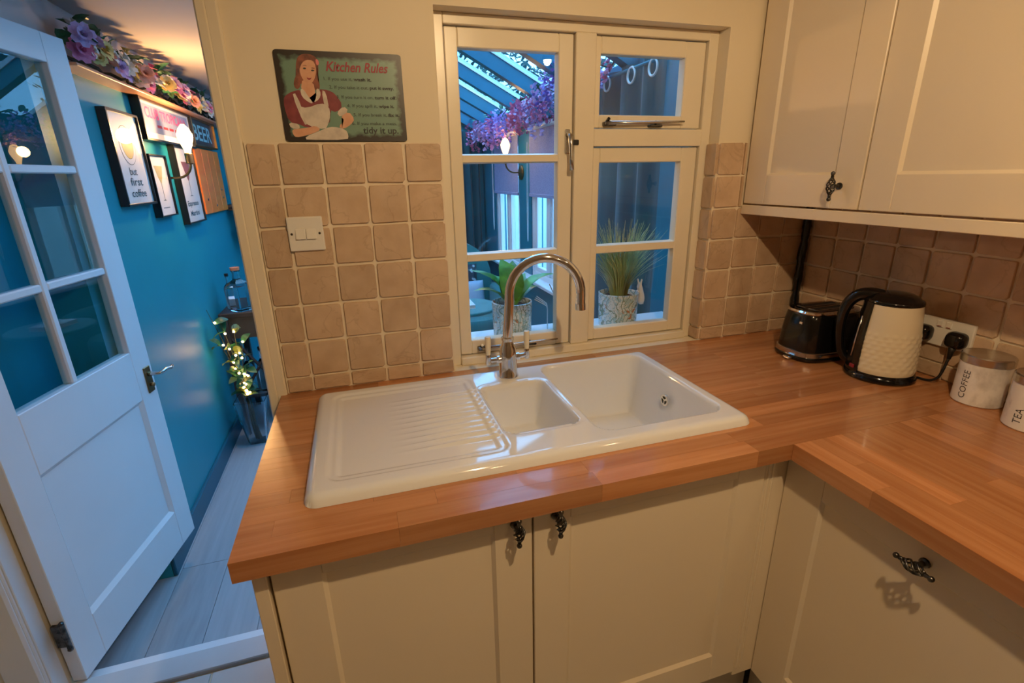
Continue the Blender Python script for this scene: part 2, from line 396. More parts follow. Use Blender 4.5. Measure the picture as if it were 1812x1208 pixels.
colsL = [(0.0185, 0.0885)] + [(0.0885+P*i, 0.0885+P*(i+1)) for i in range(3)] + [(0.0885+3*P, 0.4985)]
for z0, z1 in rows:
    for a0, a1 in colsL: put_tile(wall_back, a0, a1, z0, z1, 'y')
    put_tile(wall_back, D-0.006, 0.736, z0, z1, 'reveal')
colsR = [(1.3905, 1.489), (1.489, 1.5915), (1.5915, 1.694), (1.694, 1.795)]
for k, (z0, z1) in enumerate(rows):
    for i, (a0, a1) in enumerate(colsR):
        if k < 5 or i == 0: put_tile(wall_back, a0, a1, z0, z1, 'y')
        elif i == 1 and k < 7: put_tile(wall_back, a0, min(a1, 1.5035), z0, z1, 'y')
yl = [0.684, 0.6507, 0.5496, 0.4485, 0.3474, 0.2463, 0.1452, 0.0441, -0.057, -0.158, -0.259, -0.36, -0.461, -0.562]
for z0, z1 in rows[:5]:
    for a1, a0 in zip(yl, yl[1:]): put_tile(wall_right, a0, a1, z0, z1, 'x')
struct(box('trim_5', 'grout', 0.0175, WX0-0.001, D-0.0035, D+0.001, 0.90, 1.5655), 'pale grout bed behind the wall tiles')
struct(box('trim_7', 'grout', WX1+0.001, W, D-0.0035, D+0.001, 0.90, 1.562), 'pale grout bed beside the window')
struct(box('trim_8', 'grout', W-0.0035, W+0.001, -0.6, D, 0.90, 1.40), 'pale grout bed under the wall cupboards')
struct(box('trim_9', 'grout', WX1-0.003, WX1+0.001, D-0.003, 0.737, 0.90, 1.562), 'pale grout bed on the window reveal')

# ------------------------------------------------------------------ kitchen window
win = holder('window_1', (0.9, 0.77, 0.9))
win['label'] = 'cream painted wooden casement window above the sink'
bm = bmesh.new(); fy0, fy1 = 0.734, 0.80
bx(bm, WX0, 0.531, fy0, fy1, 0.90, WZ1, 0.002); bx(bm, 1.360, WX1, fy0, fy1, 0.90, WZ1, 0.002); bx(bm, 0.531, 1.360, fy0, fy1, 1.858, WZ1, 0.002)
bx(bm, 0.531, 1.360, fy0-0.012, fy1, 0.90, 0.926, 0.003); bx(bm, 0.913, 0.977, fy0, fy1, 0.926, 1.858, 0.002); bx(bm, 0.977, 1.360, fy0, fy1, 1.556, 1.606, 0.002)
finish('window_frame', bm, 'gloss_cream', win)
def sash(x0, x1, z0, z1, gx0, gx1, gz0, gz1, bars, y=0.745):
    bm = bmesh.new(); y1 = y+0.035; e = 0.003
    bx(bm, x0+e, gx0, y, y1, z0+e, z1-e, 0.0025); bx(bm, gx1, x1-e, y, y1, z0+e, z1-e, 0.0025)
    bx(bm, gx0, gx1, y, y1, gz1, z1-e, 0.0025); bx(bm, gx0, gx1, y, y1, z0+e, gz0, 0.0025)
    s = finish('sash', bm, 'gloss_cream', win)
    edges = [gz0] + [v for b in bars for v in b] + [gz1]
    for b0, b1 in bars:
        bm = bmesh.new(); prism(bm, [(0.0, b0), (0.012, b0), (0.026, b0+0.004), (0.026, b1-0.004), (0.012, b1), (0.0, b1)], lambda a, z: Vector((gx0-0.001, y+0.028-a, z)), lambda a, z: Vector((gx1+0.001, y+0.028-a, z)))
        finish('glazing_bar', bm, 'gloss_cream', s)
    for k in range(0, len(edges), 2):
        box('pane', 'glass_window', gx0-0.003, gx1+0.003, y+0.020, y+0.024, edges[k]-0.003, edges[k+1]+0.003, s)
    return s
sL = sash(0.531, 0.913, 0.926, 1.858, 0.570, 0.864, 0.974, 1.807, [(1.225, 1.253), (1.511, 1.538)])
sV = sash(0.977, 1.360, 1.606, 1.858, 0.998, 1.286, 1.646, 1.810, [])
sR = sash(0.977, 1.360, 0.926, 1.556, 1.004, 1.300, 0.967, 1.509, [(1.223, 1.254)])
# casement fastener, vent stay and bottom stay
h = thing('casement_fastener', 'silver casement fastener hanging on the window mullion', 'window latch', (0.893, 0.742, 1.56))
bm = bmesh.new(); bx(bm, 0.885, 0.901, 0.739, 0.746, 1.535, 1.605, 0.003, 2); finish('backplate', bm, 'steel', h)
bm = bmesh.new(); tube(bm, [(0.893, 0.742, 1.588), (0.893, 0.726, 1.588), (0.893, 0.718, 1.585), (0.893, 0.715, 1.56), (0.895, 0.714, 1.52), (0.896, 0.712, 1.488)], [0.007, 0.007, 0.008, 0.006, 0.0055, 0.007], 10); finish('lever', bm, 'steel', h, True)
bm = bmesh.new(); bx(bm, 0.903, 0.926, 0.729, 0.737, 1.56, 1.575, 0.002); finish('keeper', bm, 'black_matt', h)
def stay(name, label, x0, x1, z, rise):
    h = thing(name, label, 'window stay', (x0, 0.74, z))
    bm = bmesh.new(); tube(bm, [(x0, 0.728, z), (x0+(x1-x0)*0.5, 0.727, z+0.002), (x0+(x1-x0)*0.8, 0.726, z+rise*0.7), (x1, 0.724, z+rise)], [0.006, 0.0045, 0.004, 0.003], 8); finish('bar', bm, 'steel', h, True)
    bm = bmesh.new(); bx(bm, x0-0.012, x0+0.028, 0.726, 0.747, z-0.008, z+0.004, 0.003, 2); tube(bm, [(x0, 0.745, z), (x0, 0.724, z+0.012)], 0.005, 8); finish('hinge_bracket', bm, 'pewter', h)
    bm = bmesh.new(); bx(bm, x0+(x1-x0)*0.55, x0+(x1-x0)*0.72, 0.728, 0.747, z-0.010, z-0.003, 0.002); tube(bm, [(x0+(x1-x0)*0.63, 0.733, z-0.006), (x0+(x1-x0)*0.63, 0.733, z+0.008)], 0.0035, 8); finish('peg', bm, 'pewter', h)
stay('window_stay', 'slim steel stay on the small top vent window', 1.020, 1.285, 1.622, 0.006)
stay('window_stay', 'tarnished steel stay on the casement behind the tap', 0.600, 0.860, 0.950, 0.004)

# ------------------------------------------------------------------ worktop: beech staves
wt = thing('worktop', 'L-shaped oiled beech worktop of narrow staves around the sink', 'worktop', (0.9, 0.3, H-0.04))
HOLE = (0.525, 1.088, 0.150, 0.597)
def stave(x0, x1, y0, y1, along):
    if x1-x0 < 0.004 or y1-y0 < 0.004: return
    L, B = (x1-x0, y1-y0) if along == 'x' else (y1-y0, x1-x0)
    bm = bmesh.new(); bx(bm, -L/2+0.00015, L/2-0.00015, -B/2+0.00015, B/2-0.00015, -0.02, 0.02)
    me = bpy.data.meshes.new('stave'); bm.to_mesh(me); bm.free(); me.materials.append(MATS['beech'])
    link('stave', me, wt, ((x0+x1)/2, (y0+y1)/2, H-0.02), (0, 0, 0 if along == 'x' else PI/2))
def run(x0, x1, y0, y1, along, n):
    a0, a1, b0, b1 = (x0, x1, y0, y1) if along == 'x' else (y0, y1, x0, x1)
    for k in range(n):
        c0, c1 = b0+(b1-b0)*k/n, b0+(b1-b0)*(k+1)/n
        p = a0 - random.uniform(0.0, 0.35)
        while p < a1:
            q = p + random.uniform(0.28, 0.62)
            s0, s1 = max(p, a0), min(q, a1)
            if a1 - s1 < 0.06: s1 = a1; q = a1
            if s1 > s0:
                if along == 'x':
                    hx0, hx1, hy0, hy1 = HOLE
                    if c1 <= hy0+1e-6 or c0 >= hy1-1e-6 or s1 <= hx0 or s0 >= hx1: stave(s0, s1, c0, c1, 'x')
                    else:
                        if s0 < hx0: stave(s0, hx0, c0, c1, 'x')
                        if s1 > hx1: stave(hx1, s1, c0, c1, 'x')
                        m0, m1 = max(s0, hx0), min(s1, hx1)
                        if c0 < hy0: stave(m0, m1, c0, hy0, 'x')
                        if c1 > hy1: stave(m0, m1, hy1, c1, 'x')
                else: stave(c0, c1, s0, s1, 'y')
            p = q
run(0.0, W-0.002, 0.0, D-0.002, 'x', 15)
run(1.1277, W-0.002, -0.95, -0.0005, 'y', 15)

# ------------------------------------------------------------------ ceramic sink (one modelled surface)
SX, SY, SW, SD = 0.1035, 0.103, 1.011, 0.510
def sd_rr(u, w, x0, x1, y0, y1, r):
    qx = abs(u-(x0+x1)/2)-(x1-x0)/2+r; qy = abs(w-(y0+y1)/2)-(y1-y0)/2+r
    return math.hypot(max(qx, 0), max(qy, 0)) + min(max(qx, qy), 0) - r       # negative inside
def ss(a, b, x):
    t = min(1, max(0, (x-a)/(b-a))); return t*t*(3-2*t)
def sink_z(u, w):
    e = -sd_rr(u, w, 0, SW, 0, SD, 0.028)
    t = min(1, max(0, e/0.022)); z = 0.021*math.sqrt(max(0, 1-(1-t)**2))
    dr = -sd_rr(u, w, 0.040, 0.418, 0.045, 0.470, 0.03)                       # drainer
    if dr > 0:
        z -= 0.0035*ss(0, 0.007, dr) + 0.0035*ss(0.018, 0.026, dr)
        rib = max(0, math.cos((w-0.122)/0.0262*2*PI)); reach = ss(0.16, 0.36, u) * ss(0.418, 0.402, u)
        if 0.115 < w < 0.395: z += 0.0075*rib**1.5*reach
    b = -sd_rr(u, w, 0.425, 0.615, 0.112, 0.392, 0.03)
    if b > 0: z -= 0.125*(0.5-0.5*math.cos(PI*min(1, b/0.034)))**0.8
    b = -sd_rr(u, w, 0.632, 0.973, 0.052, 0.480, 0.04)
    if b > 0: z -= 0.185*(0.5-0.5*math.cos(PI*min(1, b/0.040)))**0.8
    b2 = sd_rr(u, w, 0.425, 0.615, 0.112, 0.392, 0.03)
    if 0 < b2 < 0.012: z -= 0.002*(1-b2/0.012)
    return z
NU, NW = 260, 132
bm = bmesh.new(); grid = []
for i in range(NU+1):
    row = []
    for j in range(NW+1):
        u, w = SW*i/NU, SD*j/NW; z = sink_z(u, w); r = 0.028
        cu, cw = min(max(u, r), SW-r), min(max(w, r), SD-r)
        dx, dy = u-cu, w-cw
        if dx and dy and math.hypot(dx, dy) > r: k = r/math.hypot(dx, dy); u, w, z = cu+dx*k, cw+dy*k, 0.0
        row.append(bm.verts.new((SX+u, SY+w, H+0.0003+z)))
    grid.append(row)
for i in range(NU):
    for j in range(NW): bm.faces.new((grid[i][j], grid[i+1][j], grid[i+1][j+1], grid[i][j+1]))
sink = thing('kitchen_sink', 'white ceramic one-and-a-half bowl sink with ribbed drainer', 'sink', (SX+SW/2, SY+SD/2, H))
finish('basin', bm, 'ceramic', sink, True)
bm = bmesh.new(); c = (SX+0.958, 0.375, 0.852)
lathe(bm, [(0, 0.0), (0.006, 0.0), (0.013, 0.001), (0.0165, 0.004), (0.017, 0.012), (0.0, 0.012)], (0, 0, 0), 24, axis='x')
for v in bm.verts: v.co = Matrix.Rotation(0.0, 3, 'Y') @ Vector((v.co.x*-1, v.co.y, v.co.z)) + Vector(c)
ov = finish('overflow', bm, 'chrome', sink, True, 40); 
bm = bmesh.new()
for k in range(3):
    a = PI/2 + k*2*PI/3
    prism(bm, [(0.0115*math.cos(a+d)*s, 0.0115*math.sin(a+d)*s) for d, s in ((-0.75, 1), (-0.3, 1.02), (0.3, 1.02), (0.75, 1), (0.0, 0.28))], lambda y, z: Vector((c[0]-0.0128, c[1]+y, c[2]+z)), lambda y, z: Vector((c[0]-0.0020, c[1]+y, c[2]+z)))
for v in bm.verts: v.co.x += 0.0
finish('overflow_slot', bm, 'black_matt', ov)
for cx, cy, zz in ((SX+0.52, SY+0.252, 0.9-0.104), (SX+0.80, SY+0.266, 0.9-0.164)):
    bm = bmesh.new(); lathe(bm, [(0, -0.002), (0.014, -0.002), (0.016, 0.0015), (0.038, 0.002), (0.042, 0.0), (0.042, -0.006), (0, -0.006)], (cx, cy, zz+0.001), 28); finish('waste', bm, 'chrome', sink, True, 40)

# ------------------------------------------------------------------ mixer tap
TB = Vector((0.633, 0.548, H+0.0205)); ang = math.radians(-15); sd_ = Vector((math.cos(ang), math.sin(ang), 0))
tap = thing('mixer_tap', 'chrome swan-neck mixer tap with cream ceramic levers', 'tap', TB)
bm = bmesh.new(); lathe(bm, [(0, 0), (0.030, 0), (0.030, 0.004), (0.027, 0.010), (0.0255, 0.05), (0.023, 0.088), (0.018, 0.100), (0.0165, 0.104), (0.0165, 0.110), (0.0185, 0.112), (0.0185, 0.118), (0.0155, 0.121), (0, 0.121)], TB, 32); finish('tap_body', bm, 'chrome', tap, True, 35)
pts = [TB + Vector((0, 0, 0.118)), TB + sd_*0.004 + Vector((0, 0, 0.17)), TB + sd_*0.008 + Vector((0, 0, 0.225))]
cx_, cz_, R_ = 0.108, 0.242, 0.100
for k in range(0, 19):
    a = PI - k*PI/18*1.02; pts.append(TB + sd_*(cx_+R_*math.cos(a)) + Vector((0, 0, cz_+R_*math.sin(a))))
pts.append(TB + sd_*0.2075 + Vector((0, 0, 0.205)))
bm = bmesh.new(); tube(bm, pts, [0.0145]+[0.0135]*2+[0.0130]*(len(pts)-3), 20); finish('spout', bm, 'chrome', tap, True, 50)
bm = bmesh.new(); tube(bm, [TB+sd_*0.2075+Vector((0, 0, 0.212)), TB+sd_*0.2083+Vector((0, 0, 0.194))], 0.0142, 20); finish('aerator', bm, 'chrome', tap, True, 50)
for s in (-1, 1):
    bm = bmesh.new(); z = TB.z+0.056; dirv = Vector((s, 0.12*s, 0))
    tube(bm, [TB+Vector((0, 0, 0.056))+dirv*0.02, TB+Vector((0, 0, 0.056))+dirv*0.034, TB+Vector((0, 0, 0.056))+dirv*0.036, TB+Vector((0, 0, 0.057))+dirv*0.06], [0.011, 0.011, 0.0075, 0.0065], 14)
    e = TB+Vector((0, 0, 0.057))+dirv*0.06
    tube(bm, [e-Vector((0, 0, 0.012)), e-Vector((0, 0, 0.009)), e+Vector((0, 0, 0.016)), e+Vector((0, 0, 0.020))], [0.006, 0.0085, 0.0075, 0.006], 14)
    lv = finish('lever_valve', bm, 'chrome', tap, True, 50)
    bm = bmesh.new(); lathe(bm, [(0, 0), (0.0065, 0), (0.0078, 0.015), (0.0085, 0.042), (0.0085, 0.050), (0.0075, 0.054), (0, 0.055)], e+Vector((0, 0, 0.018)), 16); finish('ceramic_lever', bm, 'kettle_cream', lv, True, 50)

# ------------------------------------------------------------------ twisted birdcage handles
def cage(parent, c, axis, out, L=0.062, off=0.030):
    """c = point on the door face, axis = length direction, out = away from the door"""
    c = Vector(c); axis = Vector(axis); out = Vector(out); side = axis.cross(out)
    def q(s, a, b): return c + out*(off+a) + axis*s + side*b
    bm = bmesh.new()
    for w in range(5):
        p = []
        for k in range(15):
            t = k/14; r = 0.0018+0.0085*math.sin(PI*t)**0.8; a = 2*PI*w/5 + 2.4*PI*t*0.6
            p.append(q((t-0.5)*L*0.66, r*math.cos(a), r*math.sin(a)))
        tube(bm, p, 0.0019, 6)
    for s in (-1, 1):
        tube(bm, [q(s*L*0.30, 0, 0), q(s*L*0.36, 0, 0), q(s*L*0.42, 0, 0), q(s*L*0.5, 0, 0)], [0.0035, 0.0042, 0.0036, 0.0048], 10)
        ball(bm, q(s*L*0.5, 0, 0), 0.0056, 10)
    h = finish('handle', bm, 'pewter', parent, True)
    bm = bmesh.new(); tube(bm, [c+out*0.0, c+out*0.004, c+out*0.006, c+out*(off-0.009), c+out*(off-0.004)], [0.0095, 0.009, 0.0055, 0.0045, 0.0070], 12); finish('handle_post', bm, 'pewter', parent, True, 40)

def shaker(parent, face, a0, a1, z0, z1, pa0, pa1, pz0, pz1, thick=0.020, name='door'):
    """face: ('y', y) front looks to -y; ('x', x) front looks to -x. One framed leaf with its recessed panel"""
    ax, f = face
    def B(bm, c0, c1, d0, d1, e0, e1, bev):
        if ax == 'y': bx(bm, c0, c1, f+d0, f+d1, e0, e1, bev)
        else: bx(bm, f+d0, f+d1, c0, c1, e0, e1, bev)
    bm = bmesh.new(); bv = 0.0016
    B(bm, a0, pa0, 0, thick, z0, z1, bv); B(bm, pa1, a1, 0, thick, z0, z1, bv); B(bm, pa0, pa1, 0, thick, pz1, z1, bv); B(bm, pa0, pa1, 0, thick, z0, pz0, bv)
    dr = finish(name, bm, 'cabinet_cream', parent)
    bm = bmesh.new(); B(bm, pa0-0.004, pa1+0.004, 0.007, thick-0.003, pz0-0.004, pz1+0.004, 0.0); finish('door_panel', bm, 'cabinet_cream', dr)
    bm = bmesh.new(); w = 0.006     # chamfered bead around the panel
    def pt(a, d, z): return Vector((a, f+d, z)) if ax == 'y' else Vector((f+d, a, z))
    o = [(pa0, pz0), (pa1, pz0), (pa1, pz1), (pa0, pz1)]; i = [(pa0+w, pz0+w), (pa1-w, pz0+w), (pa1-w, pz1-w), (pa0+w, pz1-w)]
    vo = [bm.verts.new(pt(a, 0.0014, z)) for a, z in o]; vi = [bm.verts.new(pt(a, 0.0072, z)) for a, z in i]
    vb = [bm.verts.new(pt(a, 0.009, z)) for a, z in o]; vc = [bm.verts.new(pt(a, 0.009, z)) for a, z in i]
    for k in range(4):
        q = (k+1) % 4; bm.faces.new((vo[k], vo[q], vi[q], vi[k])); bm.faces.new((vb[k], vb[q], vc[q], vc[k])); bm.faces.new((vi[k], vi[q], vc[q], vc[k])); bm.faces.new((vo[k], vo[q], vb[q], vb[k]))
    finish('bead', bm, 'cabinet_cream', dr)
    return dr
FY = 0.034; FX = 1.163
# sink base unit
cb = thing('sink_cabinet', 'cream two-door base cabinet under the sink', 'cabinet', (0.57, 0.35, 0.0))
bm = bmesh.new(); bx(bm, 0.044, 0.060, FY+0.022, 0.66, 0.16, 0.858); bx(bm, 1.084, 1.10, FY+0.022, 0.66, 0.16, 0.858); bx(bm, 0.060, 1.084, FY+0.022, 0.66, 0.16, 0.178); bx(bm, 0.060, 1.084, 0.644, 0.66, 0.178, 0.70); bx(bm, 0.060, 1.084, FY+0.022, FY+0.040, 0.83, 0.858)
finish('carcass', bm, 'cabinet_dark_gap', cb)
d1 = shaker(cb, ('y', FY), 0.047, 0.5245, 0.185, 0.853, 0.129, 0.446, 0.272, 0.812); cage(d1, (0.488, FY, 0.826), (0, 0, 1), (0, -1, 0), L=0.056)
d2 = shaker(cb, ('y', FY), 0.5285, 1.098, 0.185, 0.853, 0.608, 1.022, 0.272, 0.812); cage(d2, (0.574, FY, 0.826), (0, 0, 1), (0, -1, 0), L=0.056)
tag(box('end_panel', 'cabinet_cream', 0.020, 0.0425, FY-0.008, 0.675, 0.0, 0.8585, bev=0.001), 'plain cream end panel of the base units by the doorway', 'end panel')
bm = bmesh.new(); bx(bm, 1.1015, 1.186, FY+0.004, 0.10, 0.165, 0.8585, 0.001)
for xx in (1.112, 1.124): tube(bm, [(xx, FY+0.005, 0.19), (xx, FY+0.005, 0.84)], 0.004, 8)
tag(finish('corner_post', bm, 'cabinet_cream'), 'cream fluted corner post between sink cabinet and dishwasher front', 'corner post')
tag(box('plinth', 'plinth', 0.044, 1.20, 0.085, 0.103, 0.0, 0.155, bev=0.001), 'beige plinth board under the sink cabinet', 'plinth')
tag(box('plinth', 'plinth', 1.215, 1.233, -0.95, 0.082, 0.0, 0.155, bev=0.001), 'beige plinth board under the dishwasher front', 'plinth')
dw = thing('dishwasher', 'integrated dishwasher with cream shaker front and horizontal handle', 'dishwasher', (1.48, -0.27, 0.0))
bm = bmesh.new(); bx(bm, FX+0.024, 1.78, -0.595, 0.025, 0.16, 0.857); finish('carcass', bm, 'cabinet_dark_gap', dw)
d3 = shaker(dw, ('x', FX), -0.580, 0.0365, 0.165, 0.853, -0.508, -0.062, 0.255, 0.785); cage(d3, (FX, -0.274, 0.803), (0, 1, 0), (-1, 0, 0), L=0.060)
c2 = thing('base_cabinet', 'cream base cabinet next to the dishwasher front', 'cabinet', (1.48, -0.77, 0.0))
bm = bmesh.new(); bx(bm, FX+0.024, 1.78, -0.945, -0.598, 0.16, 0.857); finish('carcass', bm, 'cabinet_cream', c2)
d4 = shaker(c2, ('x', FX), -0.945, -0.584, 0.165, 0.853, -0.87, -0.66, 0.255, 0.785); cage(d4, (FX, -0.63, 0.80), (0, 0, 1), (-1, 0, 0))

# wall cupboards
UX = 1.505
uc = thing('wall_cabinet', 'cream two-door wall cupboard with twisted knob above the kettle', 'cabinet', (1.65, 0.2, 1.34))
bm = bmesh.new(); bx(bm, UX+0.023, W-0.0005, -0.42, 0.674, 1.372, 2.12, 0.0); finish('carcass', bm, 'cabinet_cream', uc)
u1 = shaker(uc, ('x', UX), 0.2645, 0.672, 1.3735, 2.12, 0.345, 0.586, 1.462, 2.03); cage(u1, (UX, 0.325, 1.432), (0, 0, 1), (-1, 0, 0), L=0.066)
u2 = shaker(uc, ('x', UX), -0.418, 0.2600, 1.3735, 2.12, -0.33, 0.178, 1.462, 2.03); cage(u2, (UX, -0.37, 1.432), (0, 0, 1), (-1, 0, 0), L=0.066)
bm = bmesh.new(); bx(bm, UX-0.003, UX+0.020, -0.42, 0.676, 1.339, 1.3685, 0.0015); finish('pelmet', bm, 'cabinet_cream', uc)

# black sleeve with loose tape in the tiled corner
bm = bmesh.new(); p = []; r_ = []
for k in range(30):
    t = k/29; p.append((1.7775+0.0012*math.sin(9*t)+0.0008*math.sin(40*t), 0.6575+0.001*math.sin(23*t), 0.9005+t*0.466)); r_.append(0.0135+0.0016*math.sin(31*t+1)+0.001*math.sin(77*t))
tube(bm, p, r_, 10)
tag(finish('cable_sleeve', bm, 'black_plastic', None, True), 'shiny black cable sleeve running up the tiled corner', 'cable sleeve')

# ------------------------------------------------------------------ light switch and socket
sw = thing('light_switch', 'white double light switch on the beige tiles', 'light switch', (0.129, D-0.010, 1.344))
bm = bmesh.new(); bx(bm, 0.0855, 0.1725, D-0.0185, D-0.0085, 1.2995, 1.3865, 0.003, 2); finish('faceplate', bm, 'white_plastic', sw)
for x in (0.1045, 0.1305):
    bm = bmesh.new(); prism(bm, [(-0.0185, -0.0125), (-0.0250, -0.0125), (-0.0200, 0.0125), (-0.0185, 0.0125)], lambda a, z: Vector((x, D+a, 1.343+z)), lambda a, z: Vector((x+0.0225, D+a, 1.343+z))); finish('rocker', bm, 'white_plastic', sw)
for x in (0.0945, 0.1625):
    bm = bmesh.new(); lathe(bm, [(0, -0.0195), (0.0028, -0.0195), (0.0032, -0.0185), (0.0032, -0.017)], (x, D, 1.3435), 10, axis='y'); finish('screw', bm, 'pewter', sw)
so = thing('double_socket', 'white double wall socket with two black plugs behind the kettle', 'socket', (W-0.015, 0.162, 1.036))
bm = bmesh.new(); bx(bm, W-0.0195, W-0.0085, 0.089, 0.236, 0.9975, 1.0755, 0.003, 2); finish('faceplate', bm, 'white_plastic', so)
for y in (0.150, 0.172):
    bm = bmesh.new(); bx(bm, W-0.023, W-0.019, y-0.008, y+0.008, 1.052, 1.070, 0.0015); finish('rocker', bm, 'white_plastic', so)
    bm = bmesh.new(); bx(bm, W-0.0234, W-0.0225, y-0.005, y+0.005, 1.0535, 1.0555); finish('switch_mark', bm, 'cocktail_red', so)
def plug(y, label, cord):
    pz = 1.028
    t = thing('power_plug', label, 'plug', (W-0.02, y, pz))
    bm = bmesh.new(); xx = W-0.0200
    def sec(x, s): return [bm.verts.new((x, y+a*s, pz+b*s)) for a, b in rrect(-0.024, 0.024, -0.022, 0.024, 0.015, 4)]
    S = [sec(xx, 0.92), sec(xx-0.006, 1.0), sec(xx-0.018, 0.98), sec(xx-0.027, 0.80), sec(xx-0.031, 0.55)]
    for A, B in zip(S, S[1:]):
        for k in range(len(A)): q = (k+1) % len(A); bm.faces.new((A[k], A[q], B[q], B[k]))
    bm.faces.new(S[0][::-1]); bm.faces.new(S[-1]); finish('plug_body', bm, 'black_plastic', t, True, 45)
    bm = bmesh.new(); tube(bm, [(xx-0.018, y, pz-0.016), (xx-0.02, y, pz-0.03), (xx-0.024, y-0.001, pz-0.05)], [0.010, 0.007, 0.0045], 10); finish('strain_relief', bm, 'black_matt', t, True)
    bm = bmesh.new(); tube(bm, [(xx-0.024, y-0.001, pz-0.048)]+cord, 0.0034, 8); finish('cord', bm, 'black_matt', t, True)
def bez(*c):
    c = [Vector(x) for x in c]; o = []
    for k in range(15):
        t = k/14; o.append(c[0]*(1-t)**3+c[1]*3*t*(1-t)**2+c[2]*3*t*t*(1-t)+c[3]*t**3)
    return o
plug(0.205, 'black plug in the socket half hidden by the kettle', bez((W-0.045, 0.206, 0.975), (W-0.035, 0.21, 0.93), (1.775, 0.24, 0.9045), (1.770, 0.315, 0.9045)))
plug(0.118, 'black plug in the socket beside the coffee canister', bez((W-0.045, 0.118, 0.972), (W-0.052, 0.12, 0.915), (1.748, 0.125, 0.9035), (1.745, 0.172, 0.9042)))

# ------------------------------------------------------------------ toaster
to = thing('toaster', 'black two-slice toaster with chrome rims in the corner', 'toaster', (1.662, 0.425, H))
def oval(x0, x1, y0, y1, n=40, p=3.4):
    o = []
    for k in range(n):
        a = 2*PI*k/n; c_, s_ = math.cos(a), math.sin(a)
        o.append(((x0+x1)/2+(x1-x0)/2*math.copysign(abs(c_)**(2/p), c_), (y0+y1)/2+(y1-y0)/2*math.copysign(abs(s_)**(2/p), s_)))
    return o
def loft(bm, secs, cap0=True, cap1=True):
    R = [[bm.verts.new((x, y, z)) for x, y in pl] for pl, z in secs]
    for A, B in zip(R, R[1:]):
        for k in range(len(A)): q = (k+1) % len(A); bm.faces.new((A[k], A[q], B[q], B[k]))
    if cap0: bm.faces.new(R[0][::-1])
    if cap1: bm.faces.new(R[-1])
tx0, tx1, ty0, ty1 = 1.538, 1.788, 0.350, 0.520
def tov(i): return oval(tx0+i, tx1-i, ty0+i, ty1-i)
bm = bmesh.new(); loft(bm, [(tov(0.006), H), (tov(0.002), H+0.003), (tov(0.0), H+0.012), (tov(0.002), H+0.016)]); finish('base', bm, 'black_plastic', to, True, 50)
bm = bmesh.new(); loft(bm, [(tov(0.003), H+0.015), (tov(0.001), H+0.017), (tov(0.002), H+0.030), (tov(0.005), H+0.032)]); finish('chrome_band', bm, 'steel', to, True, 50)
bm = bmesh.new(); loft(bm, [(tov(0.006), H+0.031), (tov(0.008), H+0.06), (tov(0.013), H+0.12), (tov(0.017), H+0.146), (tov(0.020), H+0.150)]); finish('body', bm, 'black_plastic', to, True, 50)
bm = bmesh.new(); loft(bm, [(tov(0.018), H+0.149), (tov(0.0165), H+0.152), (tov(0.020), H+0.157), (tov(0.032), H+0.1575)]); finish('rim', bm, 'chrome', to, True, 40)
bm = bmesh.new(); loft(bm, [(tov(0.034), H+0.156), (tov(0.034), H+0.159), (tov(0.037), H+0.1595)]); tp = finish('top_plate', bm, 'black_plastic', to, True, 40)
for y in (0.413, 0.458):
    bm = bmesh.new()
    for a0, a1, b0, b1 in ((1.592, 1.735, y-0.0155, y-0.0125), (1.592, 1.735, y+0.0125, y+0.0155), (1.592, 1.595, y-0.0125, y+0.0125), (1.732, 1.735, y-0.0125, y+0.0125)): bx(bm, a0, a1, b0, b1, H+0.159, H+0.1612)
    finish('slot_rim', bm, 'steel', tp)
    box('slot', 'black_matt', 1.595, 1.732, y-0.0125, y+0.0125, H+0.1590, H+0.1599, tp)
bm = bmesh.new(); bx(bm, 1.549, 1.555, 0.405, 0.416, H+0.118, H+0.126, 0.001); finish('badge', bm, 'chrome', to)
bm = bmesh.new(); bx(bm, tx0-0.014, tx0+0.012, 0.410, 0.436, H+0.004, H+0.011, 0.002); finish('crumb_tray', bm, 'chrome', to)

# ------------------------------------------------------------------ kettle
KC = Vector((1.670, 0.228, H)); hd = Vector((-0.52, 0.855, 0))     # handle side
ke = thing('kettle', 'cream dimpled electric kettle with black handle and lid', 'kettle', KC)
bm = bmesh.new(); lathe(bm, [(0, 0), (0.084, 0), (0.088, 0.004), (0.088, 0.012), (0.084, 0.018), (0, 0.018)], KC, 48); finish('power_base', bm, 'black_plastic', ke, True, 40)
def kr(z):   # radius of the body by height
    t = (z-0.022)/0.200; return 0.0815-0.0155*t-0.003*math.sin(PI*t)*-1.0
bm = bmesh.new(); NZ, NA = 46, 120; R = []
for i in range(NZ+1):
    z = 0.022+0.200*i/NZ; ring = []
    for k in range(NA):
        a = 2*PI*k/NA; r = kr(z)
        zz = (z-0.03)/0.0125; aa = a*22/(2*PI) + 0.5*(int(math.floor(zz)) % 2)
        if 0.030 < z < 0.145:
            dx = (aa-round(aa)); dz = zz-math.floor(zz)-0.5; d2 = dx*dx+dz*dz
            r += 0.0024*max(0, 1-d2/0.2)
        if i == 0: r -= 0.002
        ring.append(bm.verts.new((KC.x+r*math.cos(a), KC.y+r*math.sin(a), KC.z+z)))
    R.append(ring)
for A, B in zip(R, R[1:]):
    for k in range(NA): q = (k+1) % NA; bm.faces.new((A[k], A[q], B[q], B[k]))
bm.faces.new(R[0][::-1]); bm.faces.new(R[-1]); finish('body', bm, 'kettle_cream', ke, True, 60)
bm = bmesh.new(); lathe(bm, [(0.0815, 0.0155), (0.0835, 0.017), (0.0825, 0.0235), (0.0795, 0.0245)], KC, 48); finish('chrome_ring', bm, 'black_plastic', ke, True, 40)
